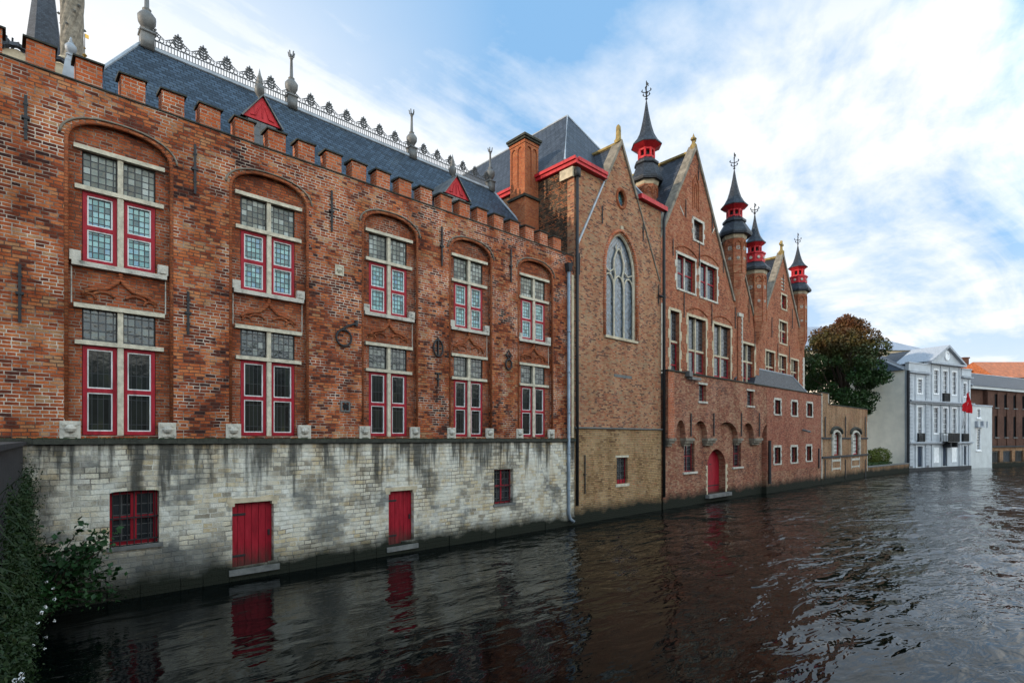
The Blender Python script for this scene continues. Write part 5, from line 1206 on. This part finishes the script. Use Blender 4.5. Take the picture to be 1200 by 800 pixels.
def garden():
    a = Vector((X(1012.8), -.2, 0)); b = Vector((MP[0]-.2, MP[1]-.1, 0)); n = 1
    m = MB(); d = (b-a).normalized(); nn = Vector((-d.y, d.x, 0))*.35; zt = at(1030, 545.5)[1]
    vs = [a-nn*.2, b-nn*.2, b+nn, a+nn]; m.add([(v.x, v.y, -1) for v in vs]+[(v.x, v.y, zt) for v in vs], [(0,3,2,1),(4,5,6,7),(0,1,5,4),(1,2,6,5),(2,3,7,6),(3,0,4,7)])
    r = thing('garden_wall', ((a.x+b.x)/2, -.5, 0), 'low brown stone garden wall between boathouse and mansion', 'wall'); m.build('masonry', 'arcade', r)
    m = MB(); m.add([(v.x, v.y, zt+.002) for v in [a-nn*.4, b-nn*.4, b+nn*1.1, a+nn*1.1]]+[(v.x, v.y, zt+.12) for v in [a-nn*.4, b-nn*.4, b+nn*1.1, a+nn*1.1]], [(0,3,2,1),(4,5,6,7),(0,1,5,4),(1,2,6,5),(2,3,7,6),(3,0,4,7)]); m.build('coping', 'greystone', r)
    m = MB(); m.add([(a.x, .3, zt-.2), (b.x+1, .0, zt-.2), (b.x+4, 12, zt+1.2), (a.x, 12, zt+1.2)], [(0, 1, 2, 3)]); o = m.build('lawn', 'grass'); struct(o)
    rg = random.Random(8)
    L = MB(); pts = []
    for _ in range(5000):
        x = rg.uniform(a.x+.1, b.x); y = rg.uniform(.4, 3); pts.append((x, y, zt-.15+(y/12)*1.4+rg.uniform(0, .35)))
    leaves(L, pts, .09, rg); o = L.build('grass', 'grass'); tag(o, 'rough green grass behind the garden wall', 'grass', kind='stuff')
    for i, (px, py, r_, lab, mt) in enumerate(((1021, 532, 1.0, 'leftmost yellow-green bush above the garden wall, against the boathouse', 'hedge'), (1031, 530.5, 1.15, 'middle and largest yellow-green bush above the garden wall', 'hedge'), (1040, 535, .8, 'rightmost small yellow-green bush on the garden lawn', 'hedge'), (1050, 538, .65, 'low dark green bush beside the cream mansion wall', 'fig'))):
        x, z = at(px, py, 1.4); root = thing('bush', (x, 1.4, zt), lab, 'bush', 'bushes on the garden lawn'); L = MB(); pts = []
        for _ in range(1400):
            d = Vector((rg.gauss(0, 1), rg.gauss(0, 1), rg.gauss(0, 1))).normalized()*r_*rg.uniform(.7, 1.08); pts.append((x+d.x*1.2, 1.4+d.y, z-.3+d.z*.8))
        leaves(L, pts, .1, rg); L.build('foliage', mt, root)
        MB().tube([(x, 1.4, zt-.3), (x, 1.4, z)], .06, 5).build('stem', 'bark', root)
garden()
# pigeon on the terrace
x, z = at(859, 441, .0); z = at(778, 435)[1]+.07
m = MB(); m.tube([(x-.2, -.15, z+.1), (x-.1, -.15, z+.13), (x, -.15, z+.16), (x+.09, -.15, z+.2), (x+.13, -.15, z+.28), (x+.17, -.15, z+.3), (x+.22, -.15, z+.29)], .05, 8, rs=[.02, .05, .085, .07, .04, .045, .008])
m.tube([(x, -.13, z), (x, -.13, z+.1)], .01, 4); m.tube([(x+.02, -.17, z), (x+.02, -.17, z+.1)], .01, 4)
o = m.build('pigeon', 'fabric', None, True, loc=(x, -.15, z)); tag(o, 'dark pigeon perched on the coping of the arched range', 'bird')
# ================================================================ LIGHT, SKY, CAMERA
W = bpy.data.worlds.new('World'); S.world = W; W.use_nodes = True; t = W.node_tree; t.nodes.clear()
SUN_EL = R(15); sdir = Vector((-.93, .36, 0)).normalized()
class WG(G):
    def __init__(s): s.t = t
g = WG()
out = g.n('OutputWorld'); bg = g.n('Background')
sky = g.n('TexSky', sky_type='NISHITA', sun_disc=False, sun_elevation=SUN_EL, sun_rotation=math.atan2(sdir.x, sdir.y), air_density=1.0, dust_density=.6, ozone_density=1.5)
dirv = g.n('TexCoord').outputs['Generated']
sp = g.n('SeparateXYZ', {0: dirv}); zz = g.math('MAXIMUM', g.math('ADD', sp.outputs[2], .22), .05)
pv = g.n('CombineXYZ', {0: g.math('DIVIDE', sp.outputs[0], zz), 1: g.math('DIVIDE', sp.outputs[1], zz), 2: 0.0}).outputs[0]
rot = g.n('Mapping', {'Vector': pv, 'Rotation': (0, 0, R(-20)), 'Scale': (1.0, 1.9, 1), 'Location': (2.3, .7, 0)}).outputs[0]
n1 = g.noise(rot, .9, 8, .58, .5); n2 = g.noise(pv, 5.5, 8, .62, .3)
cl = g.math('ADD', g.math('MULTIPLY', n1, .8), g.math('MULTIPLY', n2, .2))
mask = g.step(cl, .42, .56)
low = g.step(sp.outputs[2], .3, .0); mask = g.math('MAXIMUM', mask, g.math('MULTIPLY', low, .85))
left = g.step(g.n('VectorMath', {0: dirv, 1: (-.1, .9, .4)}, operation='DOT_PRODUCT').outputs['Value'], .72, .97)
mask = g.math('MAXIMUM', mask, left, clamp=True)
blue = g.mix(.85, sky.outputs[0], (2.1, 4.1, 6.7))
cloud = g.ramp(g.noise(pv, 1.6, 6, .6), [(.3, (6.7, 7.1, 7.6)), (.6, (7.9, 7.9, 7.8))])
high = g.step(sp.outputs[2], .5, .72); mask = g.math('MULTIPLY', mask, g.math('MULTIPLY_ADD', high, -.7, 1.0))
back = g.step(g.n('VectorMath', {0: dirv, 1: (.1, -.93, .35)}, operation='DOT_PRODUCT').outputs['Value'], .1, .9)  # added warm glow: unseen sky behind the camera brightened to lift the shaded fronts
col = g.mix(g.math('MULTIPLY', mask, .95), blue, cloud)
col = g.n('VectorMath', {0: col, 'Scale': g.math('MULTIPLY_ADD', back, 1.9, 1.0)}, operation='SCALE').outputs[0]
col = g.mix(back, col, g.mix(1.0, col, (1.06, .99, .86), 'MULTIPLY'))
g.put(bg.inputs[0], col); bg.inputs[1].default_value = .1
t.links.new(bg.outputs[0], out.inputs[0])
ld = bpy.data.lights.new('sun', 'SUN'); ld.energy = 3.0; ld.angle = R(.6); ld.color = (1, .86, .68)
lo = bpy.data.objects.new('sun', ld); COL.objects.link(lo)
sv = Vector((sdir.x*math.cos(SUN_EL), sdir.y*math.cos(SUN_EL), math.sin(SUN_EL))); lo.rotation_euler = sv.to_track_quat('Z', 'Y').to_euler(); lo.location = (-30, 30, 40)
cam = bpy.data.cameras.new('camera'); co = bpy.data.objects.new('camera', cam); COL.objects.link(co); S.camera = co
co.location = (0, CAM_Y, EYE); co.rotation_euler = (R(90), 0, AL-R(90))
cam.sensor_width = 36; cam.lens = 36*F/1200; cam.shift_y = 114/1200; cam.clip_start = .05; cam.clip_end = 4000
S.view_settings.view_transform = 'Standard'; S.view_settings.look = 'None'; S.view_settings.exposure = .55; S.view_settings.gamma = 1; S.view_settings.use_curve_mapping = False
S.cycles.max_bounces = 6
for o in list(COL.objects):
    if '_o' in o: del o['_o']
